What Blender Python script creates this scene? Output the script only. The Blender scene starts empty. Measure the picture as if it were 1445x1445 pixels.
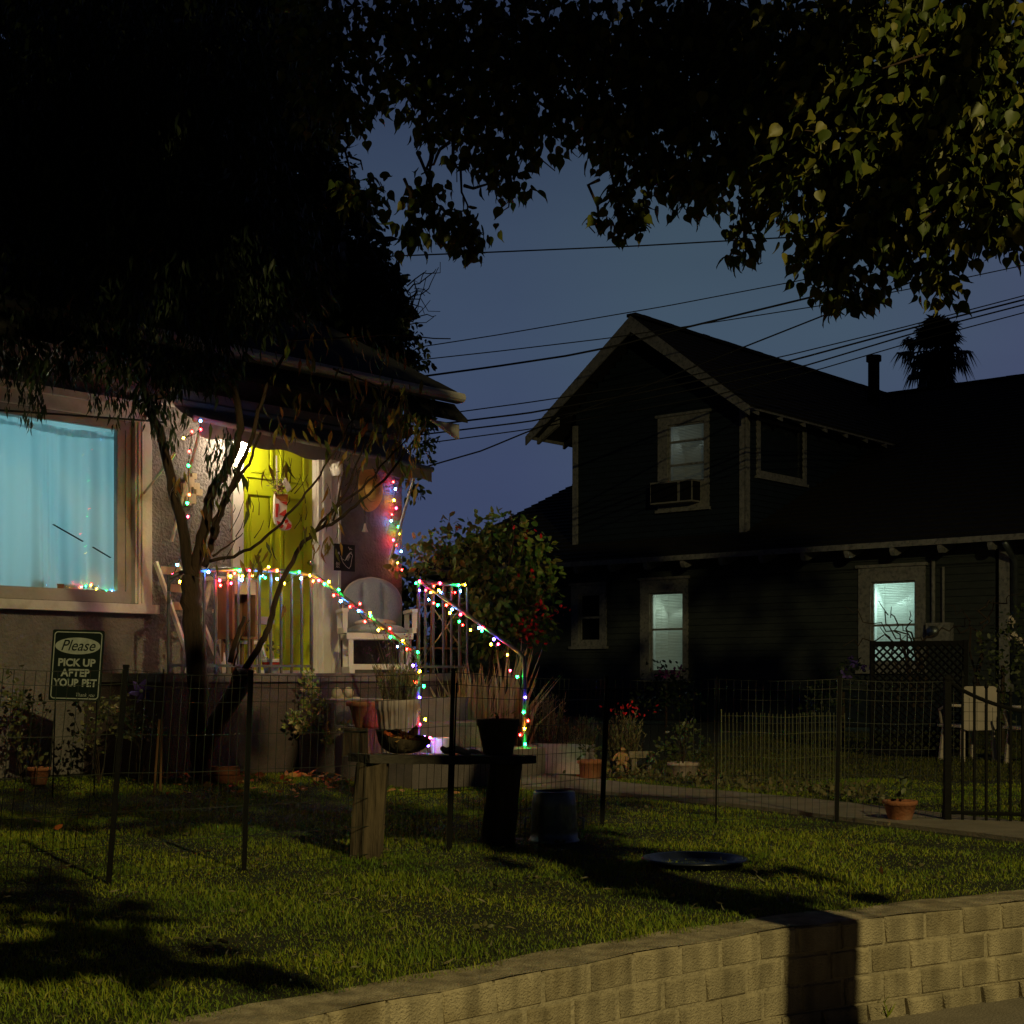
import bpy, math, random
import numpy as np
from mathutils import Vector, Matrix
random.seed(7); rng = np.random.default_rng(7)
C = bpy.context.scene.collection
SC = bpy.context.scene
# ---------------------------------------------------------------- camera, sky, street light
F, CX, HY, EYE = 2050.0, 722.5, 950.0, 0.82      # focal length / centre / horizon in photo pixels, eye height over the lawn
cam = bpy.data.objects.new('camera', bpy.data.cameras.new('camera')); C.objects.link(cam)
cam.location = (0, 0, EYE); cam.rotation_euler = (math.pi/2, 0, 0)
cam.data.sensor_width = 36; cam.data.lens = 36*F/1445; cam.data.shift_y = (HY-CX)/1445
cam.data.clip_start = 0.05; cam.data.clip_end = 500
SC.camera = cam
SC.view_settings.view_transform = 'Standard'; SC.view_settings.look = 'None'
SC.view_settings.exposure = 0.0; SC.view_settings.gamma = 1.0
SC.cycles.use_denoising = True; SC.cycles.max_bounces = 6; SC.cycles.transparent_max_bounces = 12
SC.cycles.sample_clamp_indirect = 3.0
W = bpy.data.worlds.new('World'); SC.world = W; W.use_nodes = True
def lin(r, g, b): return tuple(((c/255)/12.92 if c/255 <= .04045 else ((c/255+.055)/1.055)**2.4) for c in (r, g, b))
def sky():
    nt = W.node_tree; N = nt.nodes; L = nt.links; N.clear()
    out = N.new('ShaderNodeOutputWorld'); bg = N.new('ShaderNodeBackground'); L.new(bg.outputs[0], out.inputs[0])
    tc = N.new('ShaderNodeTexCoord'); sp = N.new('ShaderNodeSeparateXYZ'); L.new(tc.outputs['Generated'], sp.inputs[0])
    r = N.new('ShaderNodeValToRGB'); L.new(sp.outputs['Z'], r.inputs[0])          # dusk: afterglow low, deep blue above
    e = r.color_ramp.elements
    e[0].position = 0.0; e[0].color = (*lin(64, 74, 104), 1)
    e[1].position = 0.95; e[1].color = (*lin(14, 18, 32), 1)
    for p, c in ((.14, (63, 74, 101)), (.22, (63, 78, 99)), (.29, (61, 76, 95)), (.38, (50, 62, 84)), (.5, (30, 38, 60))):
        q = e.new(p); q.color = (*lin(*c), 1)
    r2 = N.new('ShaderNodeValToRGB'); L.new(sp.outputs['X'], r2.inputs[0])        # teal over the roof, violet to the sides
    e = r2.color_ramp.elements
    e[0].position = .0; e[0].color = (.90, .90, .98, 1); e[1].position = .36; e[1].color = (1.08, .90, 1.06, 1)
    q = e.new(.10); q.color = (1.02, 1.08, 1.0, 1); q = e.new(.22); q.color = (1.02, 1.06, .98, 1)
    mx = N.new('ShaderNodeMix'); mx.data_type = 'RGBA'; mx.blend_type = 'MULTIPLY'; mx.inputs[0].default_value = 1
    L.new(r.outputs[0], mx.inputs[6]); L.new(r2.outputs[0], mx.inputs[7])
    nz = N.new('ShaderNodeTexNoise'); nz.inputs['Scale'].default_value = 2.2; nz.inputs['Detail'].default_value = 4
    mp = N.new('ShaderNodeMapping'); mp.inputs['Scale'].default_value = (1, 1, 3.5); L.new(tc.outputs['Generated'], mp.inputs[0]); L.new(mp.outputs[0], nz.inputs[0])
    mr0 = N.new('ShaderNodeMapRange'); mr0.inputs[1].default_value = .25; mr0.inputs[2].default_value = .75; mr0.inputs[3].default_value = .88; mr0.inputs[4].default_value = 1.12
    L.new(nz.outputs[0], mr0.inputs[0])
    mr = N.new('ShaderNodeMapRange'); mr.inputs[1].default_value = -.1; mr.inputs[2].default_value = .75   # the far side of the dome is night already
    mr.inputs[3].default_value = .10; mr.inputs[4].default_value = 1.0; L.new(sp.outputs['Y'], mr.inputs[0])
    mm = N.new('ShaderNodeMath'); mm.operation = 'MULTIPLY'; L.new(mr.outputs[0], mm.inputs[0]); L.new(mr0.outputs[0], mm.inputs[1])
    L.new(mx.outputs[2], bg.inputs[0]); L.new(mm.outputs[0], bg.inputs[1])
sky()
# sodium street lamp across the pavement behind the camera
LAMP = Vector((5.9, -6.2, 8.0))
ld = bpy.data.lights.new('street_lamp_light', 'SPOT'); lo = bpy.data.objects.new('street_lamp_light', ld); C.objects.link(lo)
ld.energy = 4700; ld.color = (1.0, .83, .34); ld.shadow_soft_size = .07; ld.spot_size = math.radians(86); ld.spot_blend = 1.0
lo.location = LAMP; lo.rotation_euler = (Vector((1.2, 5.6, 0))-LAMP).to_track_quat('-Z', 'Y').to_euler()
# ---------------------------------------------------------------- measuring: where the photo's points lie in the place
def ray(px, py): return Vector(((px-CX)/F, 1, (HY-py)/F))
def at(px, py, Y): r = ray(px, py); return Vector((r.x*Y, Y, EYE+r.z*Y))
TH = math.atan2(.756, .655)
U = Vector((math.cos(TH), math.sin(TH), 0)); V = Vector((-math.sin(TH), math.cos(TH), 0))
P0 = Vector((-2.0, 12.3, 0)); R0 = Vector((5.88, 22.4, 0))
def plane(px, py, P, n):
    r = ray(px, py); o = Vector((0, 0, EYE)); t = (P-o).dot(n)/r.dot(n); return o+r*t
def fac(px, py, o=0): return plane(px, py, P0-V*o, V)          # on the left house's front, o metres out from it
def upl(px, py, u): return plane(px, py, P0+U*u, U)
def nb(px, py, d=0): return plane(px, py, R0+U*d, U)           # on the neighbour's side wall, d metres in
def sm(a, b, x): t = min(1, max(0, (x-a)/(b-a))); return t*t*(3-2*t)
def gz(x, y): return .07*sm(8.6, 10.4, y)*(1-sm(-1.2, .2, x))
def g(px, py):
    z = 0
    for _ in range(4):
        Y = (EYE-z)*F/(py-HY); x = (px-CX)/F*Y; z = gz(x, Y)
    return Vector((x, Y, z))
# ---------------------------------------------------------------- mesh helpers
class MB:
    def __init__(s): s.v = []; s.f = []; s.m = []
    def add(s, vs, fs, m=0):
        b = len(s.v); s.v += [tuple(v) for v in vs]; s.f += [tuple(i+b for i in f) for f in fs]; s.m += [m]*len(fs); return s
    def box(s, c, d, R=None, m=0, taper=1.0):
        c = Vector(c); vs = []
        for z in (-1, 1):
            for x, y in ((-1, -1), (1, -1), (1, 1), (-1, 1)):
                k = taper if z > 0 else 1
                p = Vector((x*d[0]/2*k, y*d[1]/2*k, z*d[2]/2)); vs.append(c+(R @ p if R else p))
        return s.add(vs, [(3, 2, 1, 0), (4, 5, 6, 7), (0, 1, 5, 4), (1, 2, 6, 5), (2, 3, 7, 6), (3, 0, 4, 7)], m)
    def bx(s, a, b, m=0):
        a = Vector(a); b = Vector(b); return s.box((a+b)/2, [abs(b[i]-a[i]) for i in range(3)], None, m)
    def bar(s, a, b, w, h, up=(0, 0, 1), m=0):
        a = Vector(a); b = Vector(b); x = (b-a); l = x.length; x = x/l; y = Vector(up).cross(x)
        if y.length < 1e-4: y = Vector((0, 1, 0)).cross(x)
        y.normalize(); z = x.cross(y); R = Matrix((x, y, z)).transposed(); return s.box((a+b)/2, (l, w, h), R, m)
    def tube(s, pts, r, n=6, m=0):
        pts = [Vector(p) for p in pts]; k = len(pts); rs = r if isinstance(r, (list, tuple)) else [r]*k; vs = []; ref = None
        for i, p in enumerate(pts):
            t = (pts[min(i+1, k-1)]-pts[max(i-1, 0)])
            t = t.normalized() if t.length > 1e-9 else Vector((0, 0, 1))
            if ref is None: ref = t.orthogonal().normalized()
            ref = (ref-t*ref.dot(t)); ref = ref.normalized() if ref.length > 1e-6 else t.orthogonal().normalized()
            b = t.cross(ref)
            vs += [p+(ref*math.cos(a)+b*math.sin(a))*rs[i] for a in [2*math.pi*j/n for j in range(n)]]
        fs = [(i*n+j, i*n+(j+1) % n, (i+1)*n+(j+1) % n, (i+1)*n+j) for i in range(k-1) for j in range(n)]
        fs += [tuple(range(n-1, -1, -1)), tuple(range((k-1)*n, k*n))]
        return s.add(vs, fs, m)
    def lathe(s, prof, n=24, c=(0, 0, 0), m=0, rib=0, nrib=0):
        c = Vector(c); vs = []; k = len(prof)
        for r, z in prof:
            for j in range(n):
                a = 2*math.pi*j/n; q = r*(1+rib*math.cos(nrib*a)); vs.append(c+Vector((q*math.cos(a), q*math.sin(a), z)))
        fs = [(i*n+j, i*n+(j+1) % n, (i+1)*n+(j+1) % n, (i+1)*n+j) for i in range(k-1) for j in range(n)]
        return s.add(vs, fs, m)
    def ball(s, c, r, n=12, sq=(1, 1, 1), m=0, R=None):
        c = Vector(c); k = max(6, n//2+1); vs = []
        for i in range(k+1):
            th = math.pi*i/k
            for j in range(n):
                a = 2*math.pi*j/n; p = Vector((r*math.sin(th)*math.cos(a)*sq[0], r*math.sin(th)*math.sin(a)*sq[1], r*math.cos(th)*sq[2]))
                vs.append(c+(R @ p if R else p))
        return s.add(vs, [(i*n+j, (i+1)*n+j, (i+1)*n+(j+1) % n, i*n+(j+1) % n) for i in range(k) for j in range(n)], m)
    def prism(s, poly, o, ex, ey, t, m=0):
        """flat outline (2D) in the frame o,ex,ey given thickness t along ex x ey"""
        o = Vector(o); ex = Vector(ex); ey = Vector(ey); ez = ex.cross(ey).normalized(); n = len(poly)
        vs = [o+ex*a+ey*b for a, b in poly]+[o+ex*a+ey*b+ez*t for a, b in poly]
        return s.add(vs, [tuple(range(n-1, -1, -1)), tuple(range(n, 2*n))]+[(i, (i+1) % n, n+(i+1) % n, n+i) for i in range(n)], m)
    def build(s, name, mat, parent=None, smooth=False, world=True):
        me = bpy.data.meshes.new(name); vs = s.v
        if parent is not None and world:
            inv = ROOT[top(parent).name]; vs = [tuple(inv @ Vector(v)) for v in vs]
        me.from_pydata(vs, [], s.f)
        for mm in (mat if isinstance(mat, (list, tuple)) else [mat]): me.materials.append(mm)
        me.polygons.foreach_set('material_index', s.m)
        if smooth: me.polygons.foreach_set('use_smooth', [True]*len(s.f))
        me.validate(); me.update()
        o = bpy.data.objects.new(name, me); C.objects.link(o)
        if parent is not None: o.parent = parent
        return o
ROOT = {}
def top(o):
    while o.parent: o = o.parent
    return o
def tag(o, label=None, cat=None, group=None, kind=None):
    if label: o['label'] = label
    if cat: o['category'] = cat
    if group: o['group'] = group
    if kind: o['kind'] = kind
    return o
def thing(name, label, cat, loc=(0, 0, 0), rot=0, group=None):
    o = bpy.data.objects.new(name, None); C.objects.link(o); o.location = loc; o.rotation_euler = (0, 0, rot); o.empty_display_size = .1
    ROOT[o.name] = (Matrix.Translation(Vector(loc)) @ Matrix.Rotation(rot, 4, 'Z')).inverted()
    return tag(o, label, cat, group)
def solo(mb, name, mat, label, cat, group=None, smooth=False, loc=None):
    """a thing that is one mesh: built in world points, origin moved to its base"""
    a = np.array(mb.v); b = Vector(loc) if loc is not None else Vector((*(a.min(0)+a.max(0))[:2]/2, a[:, 2].min()))
    mb.v = [tuple(Vector(v)-b) for v in mb.v]
    o = mb.build(name, mat, None, smooth); o.location = b; return tag(o, label, cat, group)
def dup(o, parent=None, loc=None, rotz=None, label=None):
    c = o.copy(); C.objects.link(c); c.parent = parent
    if loc is not None: c.location = loc
    if rotz is not None: c.rotation_euler = (0, 0, rotz)
    if label: c['label'] = label
    for ch in list(o.children): dup(ch, c)
    return c
def bulk(name, V3, T, mat, parent=None):
    """N copies of a small triangle template, already placed: V3 (N,k,3), T (m,3)"""
    if parent is not None:
        inv = ROOT[top(parent).name]; M3 = np.array(inv)[:3, :3]; t3 = np.array(inv)[:3, 3]; V3 = V3 @ M3.T+t3
    N, k, _ = V3.shape; m = len(T); me = bpy.data.meshes.new(name)
    me.vertices.add(N*k); me.vertices.foreach_set('co', V3.astype(np.float32).ravel())
    idx = (np.arange(N)[:, None, None]*k+np.array(T)[None]).astype(np.int32).ravel()
    me.loops.add(len(idx)); me.loops.foreach_set('vertex_index', idx)
    me.polygons.add(N*m); me.polygons.foreach_set('loop_start', (np.arange(N*m)*3).astype(np.int32))
    me.update(calc_edges=True); me.materials.append(mat)
    o = bpy.data.objects.new(name, me); C.objects.link(o)
    if parent is not None: o.parent = parent
    return o
_o = [(.20, -.02), (.36, .10), (.43, .27), (.40, .45), (.30, .62), (.18, .77), (.08, .92), (.03, 1.06)]
HEART = (np.array([(0, 0, 0), (0, .30, -.03), (0, .62, -.03), (0, .90, -.06), (.01, 1.24, -.20)]+[(x, y, .10*x*2-.16*max(0, y-.6)**2) for x, y in _o]+[(-x, y, .10*x*2-.16*max(0, y-.6)**2) for x, y in _o]),
         [(0, 1, 5), (5, 1, 6), (6, 1, 7), (7, 1, 2), (7, 2, 8), (8, 2, 9), (9, 2, 10), (10, 2, 3), (10, 3, 11), (11, 3, 12), (12, 3, 4), (0, 13, 1), (13, 14, 1), (14, 15, 1), (15, 2, 1), (15, 16, 2), (16, 17, 2), (17, 18, 2), (18, 3, 2), (18, 19, 3), (19, 20, 3), (20, 4, 3)])
LANCE = (np.array([(0, 0, 0), (-.11, .33, .04), (0, .42, 0), (.11, .33, .04), (-.06, .72, -.03), (.06, .72, -.03), (0, 1.05, -.22)]),
         [(0, 2, 1), (0, 3, 2), (1, 2, 4), (2, 3, 5), (2, 5, 4), (4, 5, 6)])
OVAL = (np.array([(0, 0, 0), (-.27, .35, .06), (0, .45, 0), (.27, .35, .06), (-.2, .75, .02), (.2, .75, .02), (0, 1, -.06)]),
        [(0, 2, 1), (0, 3, 2), (1, 2, 4), (2, 3, 5), (2, 5, 4), (4, 5, 6)])
def leaves(pos, d, size, tpl, twist=1.0):
    """leaf triangles at pos pointing along d, rolled at random about their own axis"""
    pos = np.asarray(pos, float); d = np.asarray(d, float); n = len(pos); d = d/(np.linalg.norm(d, axis=1, keepdims=True)+1e-9)
    r = rng.normal(size=(n, 3)); r[:, 2] *= twist; x = np.cross(d, r); x /= (np.linalg.norm(x, axis=1, keepdims=True)+1e-9); z = np.cross(x, d)
    t = tpl[0]; s = np.broadcast_to(np.asarray(size, float), (n,))
    return pos[:, None]+s[:, None, None]*(t[None, :, 0:1]*x[:, None]+t[None, :, 1:2]*d[:, None]+t[None, :, 2:3]*z[:, None])
def blob(c, r, n, sq=(1, 1, 1), shell=.5):
    """n points through a clump of radius r about c, more of them towards its outside"""
    q = rng.normal(size=(n, 3)); q /= np.linalg.norm(q, axis=1, keepdims=True); k = rng.random(n)**shell
    return np.array(c)[None]+q*k[:, None]*r*np.array(sq)[None]
def wob(pts, k=.03, sub=3):
    """a hand-drawn line made crooked"""
    out = []
    for a, b in zip(pts[:-1], pts[1:]):
        for i in range(sub): out.append(Vector(a).lerp(Vector(b), i/sub)+Vector(rng.normal(size=3)*k*(0 if i == 0 else 1)))
    return out+[Vector(pts[-1])]
def taper(n, a, b): return [a+(b-a)*i/(n-1) for i in range(n)]
def cat(*a): return np.concatenate(a, 0)
# ---------------------------------------------------------------- materials
def base(name):
    m = bpy.data.materials.new(name); m.use_nodes = True; nt = m.node_tree; return m, nt, nt.nodes, nt.links, nt.nodes['Principled BSDF']
def mat(name, col, col2=None, rough=.8, scale=6, bump=.25, bscale=70, metal=0, spec=.3, stretch=(1, 1, 1), detail=6, coord='Object', dirt=None):
    m, nt, N, L, b = base(name); tc = N.new('ShaderNodeTexCoord'); mp = N.new('ShaderNodeMapping'); mp.inputs['Scale'].default_value = stretch
    L.new(tc.outputs[coord], mp.inputs[0])
    n = N.new('ShaderNodeTexNoise'); n.inputs['Scale'].default_value = scale; n.inputs['Detail'].default_value = detail; n.inputs['Roughness'].default_value = .65; L.new(mp.outputs[0], n.inputs[0])
    r = N.new('ShaderNodeValToRGB'); r.color_ramp.elements[0].position = .32; r.color_ramp.elements[1].position = .68
    c2 = col2 or tuple(c*.62 for c in col); r.color_ramp.elements[0].color = (*c2, 1); r.color_ramp.elements[1].color = (*col, 1); L.new(n.outputs[0], r.inputs[0])
    last = r.outputs[0]
    if dirt:
        n3 = N.new('ShaderNodeTexNoise'); n3.inputs['Scale'].default_value = dirt[1]; n3.inputs['Detail'].default_value = 8; L.new(tc.outputs[coord], n3.inputs[0])
        r3 = N.new('ShaderNodeValToRGB'); r3.color_ramp.elements[0].position = .5; r3.color_ramp.elements[1].position = .68; r3.color_ramp.elements[1].color = (dirt[2],)*3+(1,); r3.color_ramp.elements[0].color = (0, 0, 0, 1)
        L.new(n3.outputs[0], r3.inputs[0]); mx = N.new('ShaderNodeMix'); mx.data_type = 'RGBA'; L.new(r3.outputs[0], mx.inputs[0]); L.new(last, mx.inputs[6]); mx.inputs[7].default_value = (*dirt[0], 1); last = mx.outputs[2]
    L.new(last, b.inputs['Base Color']); b.inputs['Roughness'].default_value = rough; b.inputs['Metallic'].default_value = metal; b.inputs['Specular IOR Level'].default_value = spec
    if bump:
        n2 = N.new('ShaderNodeTexNoise'); n2.inputs['Scale'].default_value = bscale; n2.inputs['Detail'].default_value = 5; L.new(mp.outputs[0], n2.inputs[0])
        bp = N.new('ShaderNodeBump'); bp.inputs['Strength'].default_value = bump; bp.inputs['Distance'].default_value = .02; L.new(n2.outputs[0], bp.inputs['Height']); L.new(bp.outputs[0], b.inputs['Normal'])
    return m
def leafmat(name, cols, transl=.25, rough=.5, spec=.35, patch=None):
    m, nt, N, L, b = base(name); ge = N.new('ShaderNodeNewGeometry'); r = N.new('ShaderNodeValToRGB'); r.color_ramp.interpolation = 'LINEAR'
    e = r.color_ramp.elements; k = len(cols)
    e[0].position = 0; e[0].color = (*cols[0], 1); e[1].position = 1; e[1].color = (*cols[-1], 1)
    for i in range(1, k-1): q = e.new(i/(k-1)); q.color = (*cols[i], 1)
    L.new(ge.outputs['Random Per Island'], r.inputs[0]); last = r.outputs[0]
    if patch:
        n = N.new('ShaderNodeTexNoise'); n.inputs['Scale'].default_value = patch[1]; n.inputs['Detail'].default_value = 5; L.new(ge.outputs['Position'], n.inputs[0])
        rr = N.new('ShaderNodeValToRGB'); rr.color_ramp.elements[0].position = .42; rr.color_ramp.elements[1].position = .66; L.new(n.outputs[0], rr.inputs[0])
        mx = N.new('ShaderNodeMix'); mx.data_type = 'RGBA'; mm = N.new('ShaderNodeMath'); mm.operation = 'MULTIPLY'; mm.inputs[1].default_value = patch[2]; L.new(rr.outputs[0], mm.inputs[0])
        L.new(mm.outputs[0], mx.inputs[0]); L.new(last, mx.inputs[6]); mx.inputs[7].default_value = (*patch[0], 1); last = mx.outputs[2]
    L.new(last, b.inputs['Base Color']); b.inputs['Roughness'].default_value = rough; b.inputs['Specular IOR Level'].default_value = spec
    t = N.new('ShaderNodeBsdfTranslucent'); L.new(last, t.inputs[0]); ms = N.new('ShaderNodeMixShader'); ms.inputs[0].default_value = transl
    out = N['Material Output']; L.new(b.outputs[0], ms.inputs[1]); L.new(t.outputs[0], ms.inputs[2]); L.new(ms.outputs[0], out.inputs[0]); return m
def glow(name, col, s):
    m, nt, N, L, b = base(name); b.inputs['Base Color'].default_value = (*[min(1, c) for c in col], 1); b.inputs['Emission Color'].default_value = (*col, 1); b.inputs['Emission Strength'].default_value = s; return m
def glass(name, tint=(1, 1, 1)):
    m, nt, N, L, b = base(name); N.remove(b); t = N.new('ShaderNodeBsdfTransparent'); t.inputs[0].default_value = (*tint, 1); gl = N.new('ShaderNodeBsdfGlossy'); gl.inputs['Roughness'].default_value = .03
    fr = N.new('ShaderNodeFresnel'); fr.inputs[0].default_value = 1.12; ms = N.new('ShaderNodeMixShader'); L.new(fr.outputs[0], ms.inputs[0]); L.new(t.outputs[0], ms.inputs[1]); L.new(gl.outputs[0], ms.inputs[2]); L.new(ms.outputs[0], N['Material Output'].inputs[0]); return m
def cloth(name, col, transl=.7):
    m, nt, N, L, b = base(name); b.inputs['Base Color'].default_value = (*col, 1); b.inputs['Roughness'].default_value = .9; b.inputs['Specular IOR Level'].default_value = .1
    t = N.new('ShaderNodeBsdfTranslucent'); t.inputs[0].default_value = (*col, 1); ms = N.new('ShaderNodeMixShader'); ms.inputs[0].default_value = transl
    L.new(b.outputs[0], ms.inputs[1]); L.new(t.outputs[0], ms.inputs[2]); L.new(ms.outputs[0], N['Material Output'].inputs[0]); return m
def blockmat():
    m = mat('slump_block', (.45, .38, .265), (.32, .27, .185), .97, 5, .7, 150, dirt=((.25, .20, .12), 6, .7)); nt = m.node_tree; N = nt.nodes; L = nt.links; b = N['Principled BSDF']
    src = b.inputs['Base Color'].links[0].from_socket; ge = N.new('ShaderNodeNewGeometry'); mr = N.new('ShaderNodeMapRange'); mr.inputs[3].default_value = .92; mr.inputs[4].default_value = 1.12; L.new(ge.outputs['Random Per Island'], mr.inputs[0])
    mp = N.new('ShaderNodeMapping'); mp.inputs['Scale'].default_value = (9, 9, 1.1); L.new(ge.outputs['Position'], mp.inputs[0]); nz = N.new('ShaderNodeTexNoise'); nz.inputs['Scale'].default_value = 1.6; nz.inputs['Detail'].default_value = 7; L.new(mp.outputs[0], nz.inputs[0])   # water streaks
    m2 = N.new('ShaderNodeMapRange'); m2.inputs[1].default_value = .38; m2.inputs[2].default_value = .62; m2.inputs[3].default_value = .62; m2.inputs[4].default_value = 1.08; L.new(nz.outputs[0], m2.inputs[0])
    mm = N.new('ShaderNodeMath'); mm.operation = 'MULTIPLY'; L.new(mr.outputs[0], mm.inputs[0]); L.new(m2.outputs[0], mm.inputs[1])
    mx = N.new('ShaderNodeMix'); mx.data_type = 'RGBA'; mx.blend_type = 'MULTIPLY'; mx.inputs[0].default_value = 1; L.new(src, mx.inputs[6]); L.new(mm.outputs[0], mx.inputs[7]); L.new(mx.outputs[2], b.inputs['Base Color']); return m
M = dict(
    stucco=mat('grey_stucco', (.19, .17, .17), (.12, .108, .108), .95, 5, 1.0, 38),
    trim=mat('cream_trim_paint', (.60, .57, .56), (.49, .46, .45), .55, 4, .12, 30, dirt=((.25, .2, .16), 9, .35)),
    sash=mat('grey_sash_paint', (.34, .315, .30), (.26, .24, .23), .5, 5, .1, 40),
    white=mat('white_paint', (.70, .66, .62), (.58, .53, .5), .5, 6, .1, 40),
    lime=mat('lime_door_paint', (.42, .47, .012), (.36, .41, .010), .42, 3, .05, 30),
    shingle=mat('dark_roof_shingle', (.030, .028, .027), (.018, .017, .017), .95, 12, .8, 60),
    canvas=mat('taupe_awning_canvas', (.46, .37, .36), (.35, .28, .27), .95, 7, .25, 140),
    canvas_edge=mat('pale_awning_binding', (.66, .60, .57), None, .8, 10, .1, 90),
    concrete=mat('worn_concrete', (.20, .165, .165), (.13, .108, .108), .95, 5, .5, 90),
    porchface=mat('painted_porch_concrete', (.13, .092, .095), (.08, .058, .06), .95, 4, .5, 70),
    block=blockmat(),
    mortar=mat('mortar_joint', (.40, .34, .24), None, .97, 20, .6, 90),
    walk=mat('pavement_concrete', (.24, .205, .17), (.16, .14, .115), .95, 4, .45, 110, dirt=((.13, .11, .08), 5, .5)),
    soil=mat('lawn_soil', (.028, .030, .012), (.016, .019, .008), 1, 9, .8, 60),
    dirt=mat('garden_soil', (.045, .033, .022), (.022, .016, .011), 1, 10, .9, 50),
    siding=mat('dark_green_siding', (.066, .078, .078), (.042, .052, .055), .7, 6, .2, 50, stretch=(1, 1, 3)),
    siding2=mat('dark_blue_siding', (.022, .036, .055), (.012, .020, .031), .75, 6, .2, 50, stretch=(1, 1, 3)),
    htrim=mat('weathered_house_trim', (.40, .39, .39), (.24, .24, .25), .8, 10, .4, 60, dirt=((.10, .11, .12), 18, .7)),
    dark=mat('dark_interior', (.01, .01, .012), None, .9, 4, 0),
    room=mat('room_plaster', (.7, .7, .7), (.65, .65, .65), .9, 4, 0),
    curtain=cloth('sheer_curtain', (.62, .70, .72)), blind=cloth('blind_slat', (.75, .78, .76), .5), glass=glass('window_glass'),
    rail=mat('grey_painted_iron', (.13, .125, .135), (.085, .08, .09), .4, 9, .1, 60, spec=.5),
    iron=mat('black_iron', (.008, .008, .008), (.005, .005, .005), .8, 10, .2, 60, spec=.12),
    wirem=mat('dark_green_wire', (.012, .016, .010), None, .5, 10, 0, spec=.4),
    wirey=mat('olive_coated_wire', (.16, .16, .07), (.10, .11, .05), .5, 10, 0, spec=.4),
    cable=mat('black_cable', (.006, .006, .007), None, .6, 10, 0), gcord=mat('green_light_cord', (.012, .06, .03), None, .5, 10, 0),
    bark=mat('brown_tree_bark', (.085, .05, .034), (.016, .011, .008), .95, 7, 1.0, 26, stretch=(1, 1, .22)),
    twig=mat('thin_twig_bark', (.055, .038, .026), None, .9, 12, .3, 40), wood_cut=mat('pale_cut_wood', (.32, .22, .15), (.22, .14, .09), .9, 14, .3, 40),
    oldwood=mat('weathered_post_timber', (.13, .095, .06), (.02, .016, .012), .95, 14, 1.0, 30, stretch=(1, 1, .15)),
    plank=mat('grey_bench_plank', (.07, .06, .05), (.035, .03, .025), .95, 6, .7, 40, stretch=(.2, 1, 1)),
    crate=mat('brown_wooden_crate', (.24, .125, .06), (.13, .065, .03), .7, 5, .3, 40, stretch=(1, 1, .2)),
    pine=mat('pale_pine_board', (.48, .36, .24), (.38, .27, .17), .6, 5, .2, 40, stretch=(1, 1, .2)),
    terra=mat('terracotta', (.34, .13, .065), (.24, .09, .045), .85, 7, .3, 60, dirt=((.36, .27, .2), 10, .3)),
    oldpot=mat('mossy_clay_pot', (.10, .085, .045), (.055, .05, .03), .9, 9, .5, 50),
    palepot=mat('pale_stone_pot', (.46, .36, .32), (.34, .26, .235), .85, 7, .3, 60, dirt=((.2, .15, .12), 14, .5)),
    ribpot=mat('ribbed_glazed_pot', (.50, .42, .44), (.38, .30, .30), .45, 8, .2, 40, dirt=((.32, .14, .06), 7, .8)),
    enamel=mat('white_enamel', (.75, .76, .80), (.62, .64, .7), .3, 8, .05, 40),
    galv=mat('galvanised_steel', (.30, .34, .38), (.19, .22, .25), .42, 9, .15, 40, metal=.8),
    bluepl=mat('dark_blue_plastic', (.018, .024, .045), (.012, .016, .03), .3, 8, .1, 40, spec=.6),
    blackpl=mat('black_drum', (.012, .012, .013), None, .5, 8, .1, 40),
    upholst=mat('grey_blue_upholstery', (.40, .41, .45), (.26, .27, .31), .95, 55, .5, 260, stretch=(3, 3, .25)),
    cushion=mat('cream_cushion', (.55, .46, .42), (.45, .37, .34), .95, 20, .4, 200),
    straw=mat('woven_straw', (.62, .38, .12), (.48, .27, .075), .75, 20, .5, 160, stretch=(1, 1, 2)),
    chalk=mat('blackboard', (.012, .012, .012), (.02, .02, .019), .8, 6, .1, 60), chalkline=mat('chalk_line', (.62, .58, .54), None, .95, 30, 0),
    signgreen=mat('dark_green_sign', (.004, .011, .008), (.003, .009, .007), .5, 4, 0), signwhite=mat('sign_white', (.42, .46, .43), None, .6, 20, 0),
    brick=mat('red_brick', (.26, .09, .05), (.16, .055, .035), .95, 9, .6, 60), stone=mat('pale_limestone', (.50, .43, .29), (.38, .32, .21), .9, 8, .4, 50),
    clayfig=mat('ochre_clay', (.42, .25, .12), (.28, .16, .075), .9, 9, .5, 60), benchstone=mat('mossy_cast_stone', (.30, .25, .18), (.17, .14, .10), .95, 9, .6, 60),
    plasticw=mat('aged_white_plastic', (.48, .41, .37), (.38, .33, .3), .5, 5, .1, 40), paleblock=mat('pale_cinder_block', (.42, .36, .36), (.32, .27, .27), .95, 7, .6, 80),
    red=mat('red_felt', (.50, .045, .03), (.4, .03, .02), .95, 20, .3, 160), cream=mat('cream_felt', (.62, .54, .48), (.54, .46, .4), .95, 20, .3, 160),
    gold=mat('gingham_orange', (.45, .16, .03), (.3, .1, .02), .95, 60, .3, 160), metalw=mat('chrome', (.6, .6, .6), None, .25, 8, 0, metal=1),
    purple=mat('purple_petal', (.10, .06, .30), (.06, .035, .2), .7, 14, 0), magenta=mat('magenta_petal', (.30, .05, .28), (.2, .03, .2), .7, 14, 0), pinkbud=mat('mauve_flower_bud', (.34, .14, .30), None, .8, 14, 0),
    redpetal=mat('red_bract', (.55, .010, .018), (.38, .006, .012), .7, 14, 0), whitepetal=mat('cream_rose_petal', (.6, .5, .42), None, .7, 14, 0), acm=mat('beige_ac_case', (.33, .32, .30), (.26, .25, .24), .6, 8, .1, 50),
)
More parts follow.
